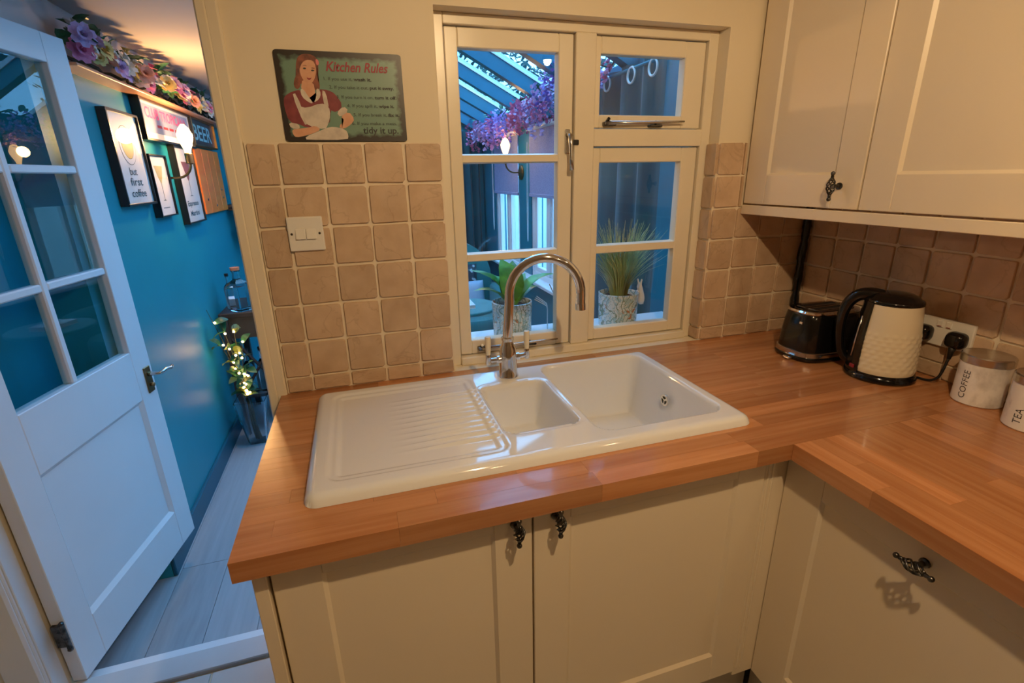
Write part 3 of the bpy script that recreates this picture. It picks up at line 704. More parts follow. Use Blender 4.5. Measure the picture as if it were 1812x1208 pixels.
bm = bmesh.new(); lathe(bm, [(0, 0.219), (0.0675, 0.219), (0.0680, 0.224), (0.0665, 0.229), (0.060, 0.232), (0.052, 0.240), (0.040, 0.2455), (0.020, 0.248), (0, 0.2485)], KC, 48); finish('lid', bm, 'black_plastic', ke, True, 60)
sp_ = -hd
# black back strip on the body and the loop handle
bm = bmesh.new(); ha = math.atan2(hd.y, hd.x); strip = []
for i in range(13):
    z = 0.019+0.203*i/12; wv = 0.98-0.06*i/12; ring = []
    for k in range(9):
        a = ha-wv+2*wv*k/8+0.0; r = kr(z)+0.004; ring.append(bm.verts.new((KC.x+r*math.cos(a), KC.y+r*math.sin(a), KC.z+z)))
    for k in range(8, -1, -1):
        a = ha-wv+2*wv*k/8; r = kr(z)-0.004; ring.append(bm.verts.new((KC.x+r*math.cos(a), KC.y+r*math.sin(a), KC.z+z)))
    strip.append(ring)
for A, B in zip(strip, strip[1:]):
    for k in range(len(A)): q = (k+1) % len(A); bm.faces.new((A[k], A[q], B[q], B[k]))
bm.faces.new(strip[0][::-1]); bm.faces.new(strip[-1]); finish('back_strip', bm, 'black_plastic', ke, True, 50)
prof = [(0.030, 0.232), (0.058, 0.236), (0.085, 0.229), (0.104, 0.208), (0.114, 0.176), (0.116, 0.135), (0.112, 0.095), (0.104, 0.060), (0.092, 0.040), (0.074, 0.030)]
sm = []
for i in range(len(prof)-1):
    for k in range(4):
        t = k/4; p0 = prof[max(0, i-1)]; p1 = prof[i]; p2 = prof[i+1]; p3 = prof[min(len(prof)-1, i+2)]
        sm.append(tuple(0.5*(2*p1[c]+(p2[c]-p0[c])*t+(2*p0[c]-5*p1[c]+4*p2[c]-p3[c])*t*t+(3*p1[c]-p0[c]-3*p2[c]+p3[c])*t**3) for c in (0, 1)))
sm.append(prof[-1])
bm = bmesh.new(); tube(bm, [KC+hd*s+Vector((0, 0, z)) for s, z in sm], [0.0195-0.007*min(1, i/len(sm)*1.5) for i in range(len(sm))], 14); hl = finish('handle', bm, 'black_plastic', ke, True, 60)
bm = bmesh.new(); ball(bm, KC+hd*0.088+Vector((0, 0, 0.236)), 0.011, 14); 
for v in bm.verts: v.co.z = KC.z+0.236+(v.co.z-KC.z-0.236)*0.6
finish('lid_button', bm, 'kettle_cream', hl, True)
bm = bmesh.new(); ra = ha+0.0; tube(bm, [(KC.x+(kr(z)+0.005)*math.cos(ra+0.62), KC.y+(kr(z)+0.005)*math.sin(ra+0.62), KC.z+z) for z in (0.06, 0.10, 0.14, 0.18)], 0.0025, 8); finish('water_gauge', bm, 'steel', ke, True)
bm = bmesh.new(); a = ha+0.75; bx(bm, -0.008, 0.008, -0.003, 0.003, -0.005, 0.005, 0.001)
for v in bm.verts: v.co = Matrix.Rotation(a+PI/2, 3, 'Z') @ v.co + Vector((KC.x+(kr(0.03)+0.0035)*math.cos(a), KC.y+(kr(0.03)+0.0035)*math.sin(a), KC.z+0.034))
finish('power_light', bm, 'print_red', ke)

# ------------------------------------------------------------------ canisters
def canister(cx, cy, word, label, th):
    c = Vector((cx, cy, H)); t = thing('storage_canister', label, 'canister', c, 'canisters on the worktop')
    r = 0.0515
    bm = bmesh.new(); lathe(bm, [(0, 0), (r-0.003, 0), (r, 0.003), (r, 0.106), (r-0.002, 0.108), (0, 0.108)], c, 48); finish('body', bm, 'marble', t, True, 40)
    bm = bmesh.new(); lathe(bm, [(0, 0.106), (r-0.001, 0.106), (r+0.0015, 0.108), (r+0.0015, 0.1255), (r-0.001, 0.1285), (r-0.006, 0.1275), (0, 0.1275)], c, 48); finish('lid', bm, 'steel', t, True, 35)
    def f(x, y):
        a = th - (y-0.008)/r*1.0   # letters read upwards, their tops turned to the left
        return Vector((c.x+(r+0.0004)*math.cos(a), c.y+(r+0.0004)*math.sin(a), c.z+0.016+x))
    def g(x, y):
        a = th - (y-0.008)/r; return f(x, y)
    lettering(word, 'ink', t, lambda x, y: f(x, y), None, 0.0215)
canister(1.735, 0.018, 'COFFEE', 'white marbled COFFEE canister with steel lid', math.atan2(-0.75, -1.48) - 0.62)
canister(1.696, -0.116, 'TEA', 'white marbled TEA canister with steel lid', math.atan2(-0.62, -1.44) - 0.50)

# ------------------------------------------------------------------ tin sign
FIG = {
    'hair_back': [(0.164, 0.931), (0.201, 0.961), (0.257, 0.964), (0.303, 0.939), (0.318, 0.873), (0.313, 0.777), (0.295, 0.699), (0.311, 0.641), (0.301, 0.582), (0.269, 0.571), (0.259, 0.62), (0.24, 0.638), (0.157, 0.655), (0.147, 0.597), (0.115, 0.58), (0.099, 0.624), (0.109, 0.682), (0.13, 0.731), (0.137, 0.826), (0.149, 0.892)],
    'neck': [(0.177, 0.704), (0.26, 0.659), (0.264, 0.581), (0.263, 0.482), (0.236, 0.437), (0.191, 0.496), (0.151, 0.577)],
    'face': [(0.179, 0.875), (0.224, 0.91), (0.278, 0.9), (0.297, 0.834), (0.29, 0.757), (0.273, 0.698), (0.24, 0.642), (0.211, 0.638), (0.181, 0.685), (0.163, 0.751), (0.165, 0.827)],
    'hair_front': [(0.144, 0.826), (0.156, 0.893), (0.181, 0.937), (0.222, 0.962), (0.284, 0.957), (0.311, 0.901), (0.303, 0.853), (0.278, 0.898), (0.227, 0.902), (0.191, 0.87), (0.166, 0.808), (0.148, 0.731), (0.136, 0.76)],
    'dress': [(0.026, 0.515), (0.078, 0.556), (0.15, 0.581), (0.191, 0.5), (0.238, 0.431), (0.275, 0.482), (0.287, 0.591), (0.37, 0.584), (0.425, 0.545), (0.48, 0.415), (0.421, 0.333), (0.362, 0.363), (0.349, 0.178), (0.151, 0.158), (0.098, 0.199), (0.023, 0.219), (0.001, 0.378), (0.005, 0.476)],
    'cuff1': [(0.016, 0.219), (0.098, 0.199), (0.102, 0.142), (0.029, 0.149)],
    'collar1': [(0.146, 0.581), (0.169, 0.593), (0.208, 0.5), (0.238, 0.431), (0.206, 0.437), (0.152, 0.499)],
    'collar2': [(0.239, 0.435), (0.27, 0.506), (0.275, 0.591), (0.297, 0.597), (0.309, 0.542), (0.292, 0.482)],
    'strap1': [(0.075, 0.526), (0.111, 0.541), (0.169, 0.199), (0.14, 0.189)],
    'strap2': [(0.317, 0.582), (0.351, 0.563), (0.362, 0.363), (0.326, 0.383)],
    'bib': [(0.118, 0.4), (0.179, 0.377), (0.299, 0.439), (0.361, 0.403), (0.367, 0.302), (0.336, 0.199), (0.308, 0.137), (0.167, 0.179), (0.147, 0.26)],
    'arm1': [(0.035, 0.138), (0.103, 0.148), (0.165, 0.158), (0.232, 0.183), (0.272, 0.137), (0.21, 0.096), (0.135, 0.066), (0.061, 0.046), (0.039, 0.077)],
    'cuff2': [(0.418, 0.333), (0.484, 0.409), (0.523, 0.354), (0.446, 0.278)],
    'arm2': [(0.447, 0.286), (0.521, 0.35), (0.565, 0.261), (0.53, 0.199), (0.458, 0.142), (0.42, 0.174), (0.481, 0.247)],
    'cloth': [(0.134, 0.056), (0.271, 0.127), (0.318, 0.157), (0.378, 0.174), (0.48, 0.142), (0.497, 0.072), (0.485, 0.017), (0.144, 0.014)],
    'bow': [(0.298, 0.914), (0.321, 0.908), (0.326, 0.858), (0.302, 0.842)],
    'lips': [(0.209, 0.715), (0.23, 0.704), (0.255, 0.715), (0.234, 0.685), (0.218, 0.692)],
    'eye1': [(0.188, 0.81), (0.205, 0.82), (0.221, 0.809), (0.203, 0.797)],
    'eye2': [(0.25, 0.792), (0.267, 0.8), (0.285, 0.789), (0.265, 0.777)],
    'brow1': [(0.185, 0.832), (0.211, 0.847), (0.229, 0.834), (0.21, 0.839)],
    'brow2': [(0.252, 0.816), (0.272, 0.821), (0.291, 0.807), (0.272, 0.814)],
}
sg = thing('tin_sign', 'green tin Kitchen Rules sign with a woman in an apron', 'sign', (0.262, D-0.004, 1.567))
GX0, GX1, GZ0, GZ1 = 0.114, 0.410, 1.567, 1.769
def sp(u, v, d): return Vector((GX0+(GX1-GX0)*u, D-0.0045-d, GZ0+(GZ1-GZ0)*v))
bm = bmesh.new(); prism(bm, rrect(0, 1, 0, 1, 0.03, 4), lambda u, v: sp(u, v, -0.0040), lambda u, v: sp(u, v, 0.0)); finish('tin_sheet', bm, 'tin_green', sg)
FM = dict(hair_back='print_hair', neck='print_skin', face='print_skin', hair_front='print_hair', dress='print_dress', cuff1='print_white', collar1='print_white', collar2='print_white', strap1='print_white', strap2='print_white', bib='print_white', arm1='print_skin', cuff2='print_white', arm2='print_skin', cloth='print_white', bow='print_pink', lips='print_red', eye1='print_dark', eye2='print_dark', brow1='print_hair', brow2='print_hair')
pf = None
for k, (nm, poly) in enumerate(FIG.items()):
    # round the outline with one corner-cutting pass
    q = []
    for i in range(len(poly)):
        a, b = poly[i], poly[(i+1) % len(poly)]
        q += [(a[0]*0.75+b[0]*0.25, a[1]*0.75+b[1]*0.25), (a[0]*0.25+b[0]*0.75, a[1]*0.25+b[1]*0.75)]
    q = [(0.025+u*0.965, max(v, 0.02)) for u, v in q]
    bm = bmesh.new(); d = 0.00004*(k+1)
    vs = [bm.verts.new(sp(u, v, d)) for u, v in q]; f = bm.faces.new(vs); bmesh.ops.triangulate(bm, faces=[f])
    finish('printed_figure', bm, FM[nm], sg)
def sgtext(s, u, v, wu, size, m, shear=0.0, bold=0.0):
    lettering(s, m, sg, lambda x, y: sp(u, v, 0.0010)+Vector((x, 0, y)), wu*(GX1-GX0), size, shear, bold)
sgtext('Kitchen Rules', 0.385, 0.79, 0.50, 0.030, 'print_red', 0.30, 0.0006)
for u, v, wu, a, b, wa in ((0.36, 0.69, 0.38, '1. If you use it, ', 'wash it.', 0.62), (0.395, 0.60, 0.525, '2. If you take it out, ', 'put it away.', 0.62), (0.445, 0.492, 0.49, '3. If you turn it on, ', 'turn it off.', 0.63), (0.52, 0.395, 0.39, '4. If you spill it, ', 'wipe it.', 0.67), (0.565, 0.293, 0.385, '5. If you break it, ', 'fix it.', 0.75)):
    sgtext(a, u, v, wu*wa-0.012, 0.0105, 'print_dark'); sgtext(b, u+wu*wa, v, wu*(1-wa), 0.0105, 'ink', 0, 0.0003)
sgtext('6. If you make a mess,', 0.545, 0.195, 0.375, 0.0105, 'print_dark'); sgtext('tidy it up.', 0.63, 0.095, 0.30, 0.022, 'ink', 0, 0.0004)

# ------------------------------------------------------------------ glazed door, standing open into the sun room
P0 = Vector((-0.704, 0.737, 0.0)); DE = Vector((0.1698, 0.9855, 0)); DN = Vector((0.9855, -0.1698, 0))   # along the leaf, out of its visible face
door = holder('door_1', P0); door['label'] = 'white half-glazed door with six panes standing open'
def dp(s, d, z): return P0 + DE*s + DN*d + Vector((0, 0, z))
def dbox(bm, s0, s1, d0, d1, z0, z1, bev=0.0, seg=1):
    n0 = len(bm.verts); bm2 = bmesh.new(); bx(bm2, s0, s1, d0, d1, z0, z1, bev, seg)
    for v in bm2.verts: v.co = dp(*v.co)
    tmp = bpy.data.meshes.new('x'); bm2.to_mesh(tmp); bm2.free(); bm.from_mesh(tmp); bpy.data.meshes.remove(tmp)
LW = 0.708; TZ = 1.924; gx = (0.094, 0.606); gz = (0.880, 1.838)
bm = bmesh.new()
dbox(bm, 0, gx[0], -0.04, 0, 0.012, TZ, 0.002); dbox(bm, gx[1], LW, -0.04, 0, 0.012, TZ, 0.002)
dbox(bm, gx[0], gx[1], -0.04, 0, gz[1], TZ, 0.002); dbox(bm, gx[0], gx[1], -0.04, 0, 0.688, gz[0], 0.002); dbox(bm, gx[0], gx[1], -0.04, 0, 0.012, 0.176, 0.002)
leaf = finish('door_leaf', bm, 'white_paint', door)
bm = bmesh.new(); dbox(bm, gx[0]-0.006, gx[1]+0.006, -0.03, -0.012, 0.17, 0.694); finish('lower_panel', bm, 'white_paint', door)
bm = bmesh.new(); a0, a1, b0, b1, w = gx[0], gx[1]+0.016, 0.176, 0.688, 0.014
a1 = gx[1]
o = [(a0, b0), (a1, b0), (a1, b1), (a0, b1)]; i_ = [(a0+w, b0+w), (a1-w, b0+w), (a1-w, b1-w), (a0+w, b1-w)]
vo = [bm.verts.new(dp(s, -0.001, z)) for s, z in o]; vi = [bm.verts.new(dp(s, -0.0115, z)) for s, z in i_]; vb = [bm.verts.new(dp(s, -0.0125, z)) for s, z in o]
for k in range(4): q = (k+1) % 4; bm.faces.new((vo[k], vo[q], vi[q], vi[k])); bm.faces.new((vb[k], vb[q], vi[q], vi[k])); bm.faces.new((vo[k], vo[q], vb[q], vb[k]))
finish('panel_moulding', bm, 'white_paint', door)
bm = bmesh.new(); sm_ = 0.3285
dbox(bm, sm_-0.012, sm_+0.012, -0.036, -0.004, gz[0], gz[1], 0.004); finish('glazing_bar', bm, 'white_paint', door)
for z in (1.187, 1.523):
    for s0, s1 in ((gx[0], sm_-0.012), (sm_+0.012, gx[1])):
        bm = bmesh.new(); dbox(bm, s0, s1, -0.036, -0.004, z-0.012, z+0.012, 0.004); finish('glazing_bar', bm, 'white_paint', door)
zs = [gz[0], 1.175, 1.199, 1.511, 1.535, gz[1]]
for s0, s1 in ((gx[0], sm_-0.012), (sm_+0.012, gx[1])):
    for k in (0, 2, 4):
        bm = bmesh.new(); dbox(bm, s0-0.002, s1+0.002, -0.022, -0.018, zs[k]-0.002, zs[k+1]+0.002); finish('pane', bm, 'glass_door', door)
dh = finish('lock_plate', (lambda b: (dbox(b, 0.650, 0.690, 0.0, 0.005, 0.695, 0.800, 0.002), b)[1])(bmesh.new()), 'brass', door)
bm = bmesh.new(); tube(bm, [dp(0.672, 0.003, 0.770), dp(0.672, 0.020, 0.770), dp(0.672, 0.042, 0.770), dp(0.682, 0.052, 0.772), dp(0.705, 0.056, 0.776), dp(0.735, 0.056, 0.768), dp(0.748, 0.056, 0.775)], [0.011, 0.008, 0.007, 0.0075, 0.007, 0.0065, 0.005], 10); finish('lever_handle', bm, 'steel', dh, True)
bm = bmesh.new(); tube(bm, [dp(0.672, 0.004, 0.725), dp(0.672, 0.016, 0.725)], 0.008, 10); finish('key_boss', bm, 'brass', dh, True)
for z in (0.20, 1.70):
    bm = bmesh.new(); tube(bm, [dp(-0.010, -0.002, z-0.045), dp(-0.010, -0.002, z+0.045)], 0.007, 10); dbox(bm, -0.010, -0.0004, -0.034, -0.004, z-0.04, z+0.04)
    ball(bm, dp(-0.010, -0.002, z+0.048), 0.008, 8); ball(bm, dp(-0.010, -0.002, z-0.048), 0.008, 8); finish('hinge', bm, 'pewter', door)

# ------------------------------------------------------------------ sun room shell
EZ = 1.955; SL = 0.52                      # eave height, roof slope
def roof_z(x): return EZ + (XR - x)*SL
bm = bmesh.new(); bx(bm, XL-0.25, XL, 1.30, YF, ZF, 1.860); bx(bm, XL-0.25, XL-0.15, 0.80, 1.30, ZF, 1.860)
struct(finish('wall_sunroom_left', bm, 'wall_teal'), 'teal painted wall hung with pictures')
struct(box('wall_sunroom_upper', 'upper_wall', XL-0.25, XL-0.004, 0.80, YF, 1.860, 2.07), 'plain upper wall above the flower ledge')
RX = -0.02                                # the glass roof meets the plastered ceiling here
struct(box('ceiling_plaster', 'upper_wall', XL-0.25, RX, 0.80, YF, 2.07, 2.20), 'plastered low ceiling above the flower ledge')
struct(box('wall_sunroom_bulkhead', 'upper_wall', RX-0.05, RX, 0.80, YF, 2.20, roof_z(RX)+0.03), 'upstand between plastered ceiling and glass roof')
bm = bmesh.new(); prism(bm, [(XL-0.25, ZF), (XR+0.1, ZF), (XR+0.1, EZ-0.02), (RX, roof_z(RX)+0.03), (RX-0.05, roof_z(RX)+0.03), (RX-0.05, 2.2), (XL-0.25, 2.2)], lambda x, z: Vector((x, YF, z)), lambda x, z: Vector((x, YF+0.1, z)))
struct(finish('wall_sunroom_far', bm, 'wall_teal'), 'teal end wall of the sun room')
bm = bmesh.new()
bx(bm, XL-0.25, DX0-0.03, 0.775, 0.80, ZF, 2.6); bx(bm, DX1+0.024, WX0, 0.775, 0.80, ZF, 2.6); bx(bm, WX1, 1.70, 0.775, 0.80, ZF, 1.95); bx(bm, WX0, WX1, 0.775, 0.80, ZF, 0.90); bx(bm, WX0, WX1, 0.80, 0.81, WZ1, 1.95); bx(bm, DX0-0.03, DX1+0.024, 0.775, 0.80, DZ1+0.022, 2.6)
struct(finish('wall_sunroom_near', bm, 'wall_teal'), 'teal face of the house wall around the kitchen window')
sf = struct(box('floor_sunroom', 'cabinet_dark_gap', XL-0.25, XR+0.1, 0.80, YF, ZF-0.1, ZF-0.004))
NP = 13; FX0 = XL-0.16; pw = (XR-FX0)/NP; pm = None
for i in range(NP):
    y = 0.80 - random.uniform(0, 0.9)
    while y < YF:
        y1 = y+1.22; a, b = max(y, 0.80), min(y1, YF)
        if b-a > 0.05:
            if pm is None:
                t = box('plank', 'floor_plank', -pw/2+0.001, pw/2-0.001, -0.5, 0.5, -0.004, 0.0); pm = t.data; t.location = (FX0+pw*(i+0.5), (a+b)/2, ZF); t.scale = (1, b-a-0.002, 1); adopt(t, sf)
            else: link('plank', pm, sf, (FX0+pw*(i+0.5), (a+b)/2, ZF), None, (1, b-a-0.002, 1))
        y = y1
struct(box('baseboard_left', 'skirting_teal', XL, XL+0.016, 1.30, YF, ZF, ZF+0.105, bev=0.003), 'dark teal skirting board')
struct(box('trim_10', 'copper_edge', XL-0.004, XL+0.080, 1.462, YF, 1.854, 1.865, bev=0.002), 'thin wooden ledge carrying the flower garland')
struct(box('trim_11', 'white_paint', WX0-0.02, WX1+0.03, 0.795, 0.965, 0.905, 0.935, bev=0.004), 'white window board outside the kitchen window')
# right wall with two blind windows
YP = ((0.80, 1.22), (2.16, 2.28), (2.955, 3.235), (3.96, YF))
bm = bmesh.new(); bx(bm, XR, XR+0.1, 0.80, YF, ZF, 0.70); bx(bm, XR, XR+0.1, 0.80, YF, 1.82, EZ)
for a, b in YP: bx(bm, XR, XR+0.1, a, b, 0.70, 1.82)
wsr = struct(finish('wall_sunroom_right', bm, 'teal_wood'), 'teal timber wall with windows and roller blinds')
struct(box('trim_12', 'teal_wood', XR-0.05, XR, 0.82, YF, 1.83, EZ+0.0, bev=0.004), 'teal eaves beam under the garland')
struct(box('trim_13', 'white_paint', XR-0.07, XR+0.02, 2.20, YF-0.1, 0.695, 0.722, bev=0.005), 'white window board below the blinds')
struct(box('trim_14', 'teal_wood', XR-0.10, XR, 0.84, 1.10, ZF, EZ, bev=0.004), 'teal post at the house wall')
k = 2
for a, b in ((1.22, 2.16), (2.28, 2.955), (3.235, 3.96)):
    w = holder(f'window_{k}', (XR, (a+b)/2, 0.72)); k += 1
    bm = bmesh.new()
    for c0, c1, e0, e1 in ((a, b, 0.70, 0.765), (a, b, 1.775, 1.82), (a, a+0.055, 0.765, 1.775), (b-0.055, b, 0.765, 1.775), ((a+b)/2-0.03, (a+b)/2+0.03, 0.765, 1.775)): bx(bm, XR+0.01, XR+0.07, c0, c1, e0, e1, 0.004)
    for c0, c1 in ((a+0.055, (a+b)/2-0.03), ((a+b)/2+0.03, b-0.055)):
        for q0, q1, r0, r1 in ((c0, c1, 0.765, 0.80), (c0, c0+0.03, 0.80, 1.775), (c1-0.03, c1, 0.80, 1.775)): bx(bm, XR+0.02, XR+0.055, q0, q1, r0, r1, 0.003)
    finish('window_frame', bm, 'white_paint', w)
    for c0, c1 in ((a+0.05, (a+b)/2-0.028), ((a+b)/2+0.028, b-0.05)): box('pane', 'glass_window', XR+0.036, XR+0.040, c0, c1, 0.76, 1.78, w)
def blind(a, b, label):
    t = thing('roller_blind', label, 'blind', (XR-0.012, (a+b)/2, 1.34), 'roller blinds on the sun room windows')
    bm = bmesh.new(); bx(bm, XR-0.010, XR-0.008, a, b, 1.345, 1.81); finish('fabric', bm, 'blind', t)
    bm = bmesh.new(); tube(bm, [(XR-0.02, a, 1.80), (XR-0.02, b, 1.80)], 0.02, 12); finish('roller', bm, 'white_paint', t, True)
    bm = bmesh.new(); bx(bm, XR-0.016, XR-0.004, a, b, 1.325, 1.348, 0.003); finish('bottom_bar', bm, 'blind', t)
    bm = bmesh.new(); n = 24; tube(bm, [(XR-0.03, b-0.01+0.012*math.cos(2*PI*i/n), 1.45+0.36*math.sin(2*PI*i/n)-0.1) for i in range(n)], 0.002, 5, closed=True); finish('pull_chain', bm, 'white_paint', t, True)
blind(2.285, 2.955, 'lilac roller blind on the window next to the curtain'); blind(3.235, 3.95, 'lilac roller blind on the window at the far end')
# roof
roof = holder('ceiling_sunroom', (0.4, 2.6, EZ)); roof['label'] = 'lean-to glass roof on dark teal rafters'
ys = [0.86, 1.42, 1.97, 2.49, 3.01, 3.52, 3.92, 4.38]
for y in ys:
    bm = bmesh.new(); prism(bm, [(XR+0.10, roof_z(XR+0.10)), (XR+0.10, roof_z(XR+0.10)-0.09), (RX, roof_z(RX)-0.09), (RX, roof_z(RX))], lambda x, z: Vector((x, y-0.03, z)), lambda x, z: Vector((x, y+0.03, z))); rf = finish('rafter', bm, 'teal_rafter', roof)
    bm = bmesh.new(); prism(bm, [(XR+0.12, roof_z(XR+0.12)+0.03), (XR+0.12, roof_z(XR+0.12)), (RX, roof_z(RX)), (RX, roof_z(RX)+0.03)], lambda x, z: Vector((x, y-0.038, z)), lambda x, z: Vector((x, y+0.038, z))); finish('glazing_cap', bm, 'white_paint', rf)
for a, b in zip(ys, ys[1:]):
    bm = bmesh.new(); prism(bm, [(XR+0.14, roof_z(XR+0.14)+0.008), (XR+0.14, roof_z(XR+0.14)+0.012), (RX, roof_z(RX)+0.012), (RX, roof_z(RX)+0.008)], lambda x, z: Vector((x, a+0.036, z)), lambda x, z: Vector((x, b-0.036, z))); finish('pane', bm, 'glass_roof', roof)

# ------------------------------------------------------------------ outside
struct(box('ground', 'ground', -14, 16, 0.9, 26, ZF-0.22, ZF-0.12))
tag(box('garden_wall', 'render_wall', 3.4, 3.6, 0.4, 12, ZF-0.12, 1.45, bev=0.02), 'pale rendered garden wall beyond the blinds', 'garden wall')
def tree(x, y, zc, rx, rz, n, label, seed):
    rr = random.Random(seed); t = thing('garden_tree', label, 'tree', (x, y, ZF-0.12), 'trees over the glass roof')
    bm = bmesh.new(); tube(bm, [(x, y, ZF-0.12), (x+0.1, y, zc*0.5), (x, y+0.1, zc)], [0.16, 0.12, 0.06], 10)
    for k in range(9):
        a = rr.uniform(0, 2*PI); z0 = zc*rr.uniform(0.35, 0.9); L = rx*rr.uniform(0.5, 0.9)
        tube(bm, [(x, y, z0), (x+L*0.5*math.cos(a), y+L*0.5*math.sin(a), z0+0.3), (x+L*math.cos(a), y+L*math.sin(a), z0+rz*rr.uniform(0.2, 0.6))], [0.05, 0.035, 0.012], 6)
    finish('trunk', bm, 'bark', t)
    vs = []; fs = []
    for k in range(n):
        while True:
            p = Vector((rr.uniform(-1, 1), rr.uniform(-1, 1), rr.uniform(-1, 1)))
            if p.length < 1 and p.length > 0.25: break
        p = Vector((x+p.x*rx, y+p.y*rx, zc+p.z*rz)); d1 = Vector((rr.gauss(0, 1), rr.gauss(0, 1), rr.gauss(0, 1))).normalized(); d2 = d1.orthogonal().normalized(); s = rr.uniform(0.07, 0.15)
        b = len(vs); vs += [p-d1*s, p+d2*s*0.45, p+d1*s, p-d2*s*0.45]; fs.append((b, b+1, b+2, b+3))
    me = bpy.data.meshes.new('foliage'); me.from_pydata([tuple(v) for v in vs], [], fs); me.materials.append(MATS['tree_leaf']); o = link('foliage', me, t); o['kind'] = 'stuff'
tree(4.9, 4.8, 3.6, 1.7, 1.6, 2600, 'dark leafy tree beyond the garden wall over the roof panes', 3)
tree(5.6, 11.6, 4.0, 2.7, 2.5, 4200, 'tall dark tree rising past the far end of the roof', 4)

# ------------------------------------------------------------------ pictures and signs on the teal wall
def wp(y, z, d): return Vector((XL+d, y, z))
def wbox(name, m, y0, y1, z0, z1, d0, d1, parent, bev=0.0): return box(name, m, XL+d0, XL+d1, y0, y1, z0, z1, parent, bev)
def wpoly(m, pts, d, parent, name='print'):
    bm = bmesh.new(); prism(bm, pts, lambda y, z: wp(y, z, d-0.0003), lambda y, z: wp(y, z, d)); return finish(name, bm, m, parent)
def ell(cy, cz, ry, rz, n=24): return [(cy+ry*math.cos(2*PI*k/n), cz+rz*math.sin(2*PI*k/n)) for k in range(n)]
def framed(name, label, y0, y1, z0, z1, fw=0.010, th=0.034, cat='picture'):
    t = thing(name, label, cat, (XL+0.001, (y0+y1)/2, z0), 'framed prints on the teal wall')
    bm = bmesh.new()
    for a, b, c, e in ((y0, y1, z0, z0+fw), (y0, y1, z1-fw, z1), (y0, y0+fw, z0+fw, z1-fw), (y1-fw, y1, z0+fw, z1-fw)): bx(bm, XL+0.001, XL+th, a, b, c, e, 0.001)
    finish('frame', bm, 'frame_black', t)
    wbox('paper', 'paper', y0+fw-0.001, y1-fw+0.001, z0+fw-0.001, z1-fw+0.001, 0.001, th-0.010, t)
    wbox('glazing', 'glass_window', y0+fw, y1-fw, z0+fw, z1-fw, th-0.007, th-0.006, t)
    return t, th-0.0095
def wtext(s, y, z, w, size, m, d, parent, bold=0.0, shear=0.0):
    lettering(s, m, parent, lambda a, b: wp(y+a, z+b, d), w, size, shear, bold)
t, d = framed('framed_print', 'black framed but first coffee print with yellow cup', 1.7231, 2.0425, 1.3864, 1.7622)
wpoly('ink', ell(1.8770, 1.6298, 0.0787, 0.0787), d, t, 'saucer_ring'); wpoly('paper', ell(1.8770, 1.6298, 0.0760, 0.0760), d+0.0004, t, 'saucer'); wpoly('ink', ell(1.8770, 1.6334, 0.0582, 0.0582), d+0.0005, t, 'cup_ring'); wpoly('coffee_yellow', ell(1.8770, 1.6334, 0.0564, 0.0564), d+0.0007, t, 'coffee_cup')
for s, z, y, w in (('but', 1.5108, 1.8368, 0.0760), ('first', 1.4688, 1.8189, 0.1297), ('coffee', 1.4222, 1.8055, 0.1566)): wtext(s, y, z, w, 0.0447, 'ink', d+0.0004, t, 0.0004)
t, d = framed('framed_print', 'slim black framed cocktail glass print beside the wall lamp', 2.0739, 2.3065, 1.3193, 1.6065, 0.0072)
cy = 2.1857; wpoly('cocktail', [(cy-0.0582, 1.5555), (cy+0.0582, 1.5555), (cy+0.0268, 1.5019), (cy+0.0054, 1.4750), (cy-0.0054, 1.4750), (cy-0.0268, 1.5019)], d, t, 'glass_print'); wpoly('ink', [(cy-0.0018, 1.4750), (cy+0.0018, 1.4750), (cy+0.0018, 1.3990), (cy+0.0268, 1.3945), (cy-0.0268, 1.3945), (cy-0.0018, 1.3990)], d, t, 'stem_print')
wpoly('ink', [(cy-0.0447, 1.3587), (cy+0.0447, 1.3587), (cy+0.0447, 1.3623), (cy-0.0447, 1.3623)], d, t, 'caption_line')
t, d = framed('framed_print', 'black framed espresso martini print beside the orange board', 2.4675, 2.8075, 1.2549, 1.6656, 0.0089)
cy = 2.6420; wpoly('cocktail_red', [(cy-0.0760, 1.5869), (cy+0.0760, 1.5869), (cy+0.0179, 1.4974), (cy, 1.4840), (cy-0.0179, 1.4974)], d, t, 'glass_print'); wpoly('ink', [(cy-0.0027, 1.4840), (cy+0.0027, 1.4840), (cy+0.0027, 1.4079), (cy+0.0358, 1.4026), (cy-0.0358, 1.4026), (cy-0.0027, 1.4079)], d, t, 'stem_print')
wtext('Espresso', 2.5346, 1.3498, 0.2058, 0.0403, 'ink', d, t, 0.0009); wtext('Martini', 2.5525, 1.2961, 0.1700, 0.0403, 'ink', d, t, 0.0009)
# tropical sign and beer sign
t = thing('bar_sign', 'framed pink CLUB TROPICANA bar sign under the garland', 'sign', (XL+0.0009, 2.4810, 1.6674))
bm = bmesh.new()
for a, b, c, e in ((2.0918, 2.8791, 1.6674, 1.6781), (2.0918, 2.8791, 1.8427, 1.8535), (2.0918, 2.1025, 1.6781, 1.8427), (2.8684, 2.8791, 1.6781, 1.8427)): bx(bm, XL+0.0009, XL+0.0403, a, b, c, e, 0.0009)
finish('frame', bm, 'frame_black', t); wbox('board', 'paper', 2.1016, 2.8693, 1.6772, 1.8436, 0.0009, 0.0268, t); wbox('backdrop', 'sign_blue', 2.1365, 2.8344, 1.7076, 1.8302, 0.0268, 0.0286, t)
wtext('CLUB TROPICANA', 2.1678, 1.7730, 0.6352, 0.0671, 'sign_pink', 0.0291, t, 0.0013)
for k in range(4): wpoly('print_red', [(2.3020+k*0.0895, 1.7354), (2.3691+k*0.0895, 1.7354), (2.3691+k*0.0895, 1.7479), (2.3020+k*0.0895, 1.7479)], 0.0291, t, 'caption_mark')
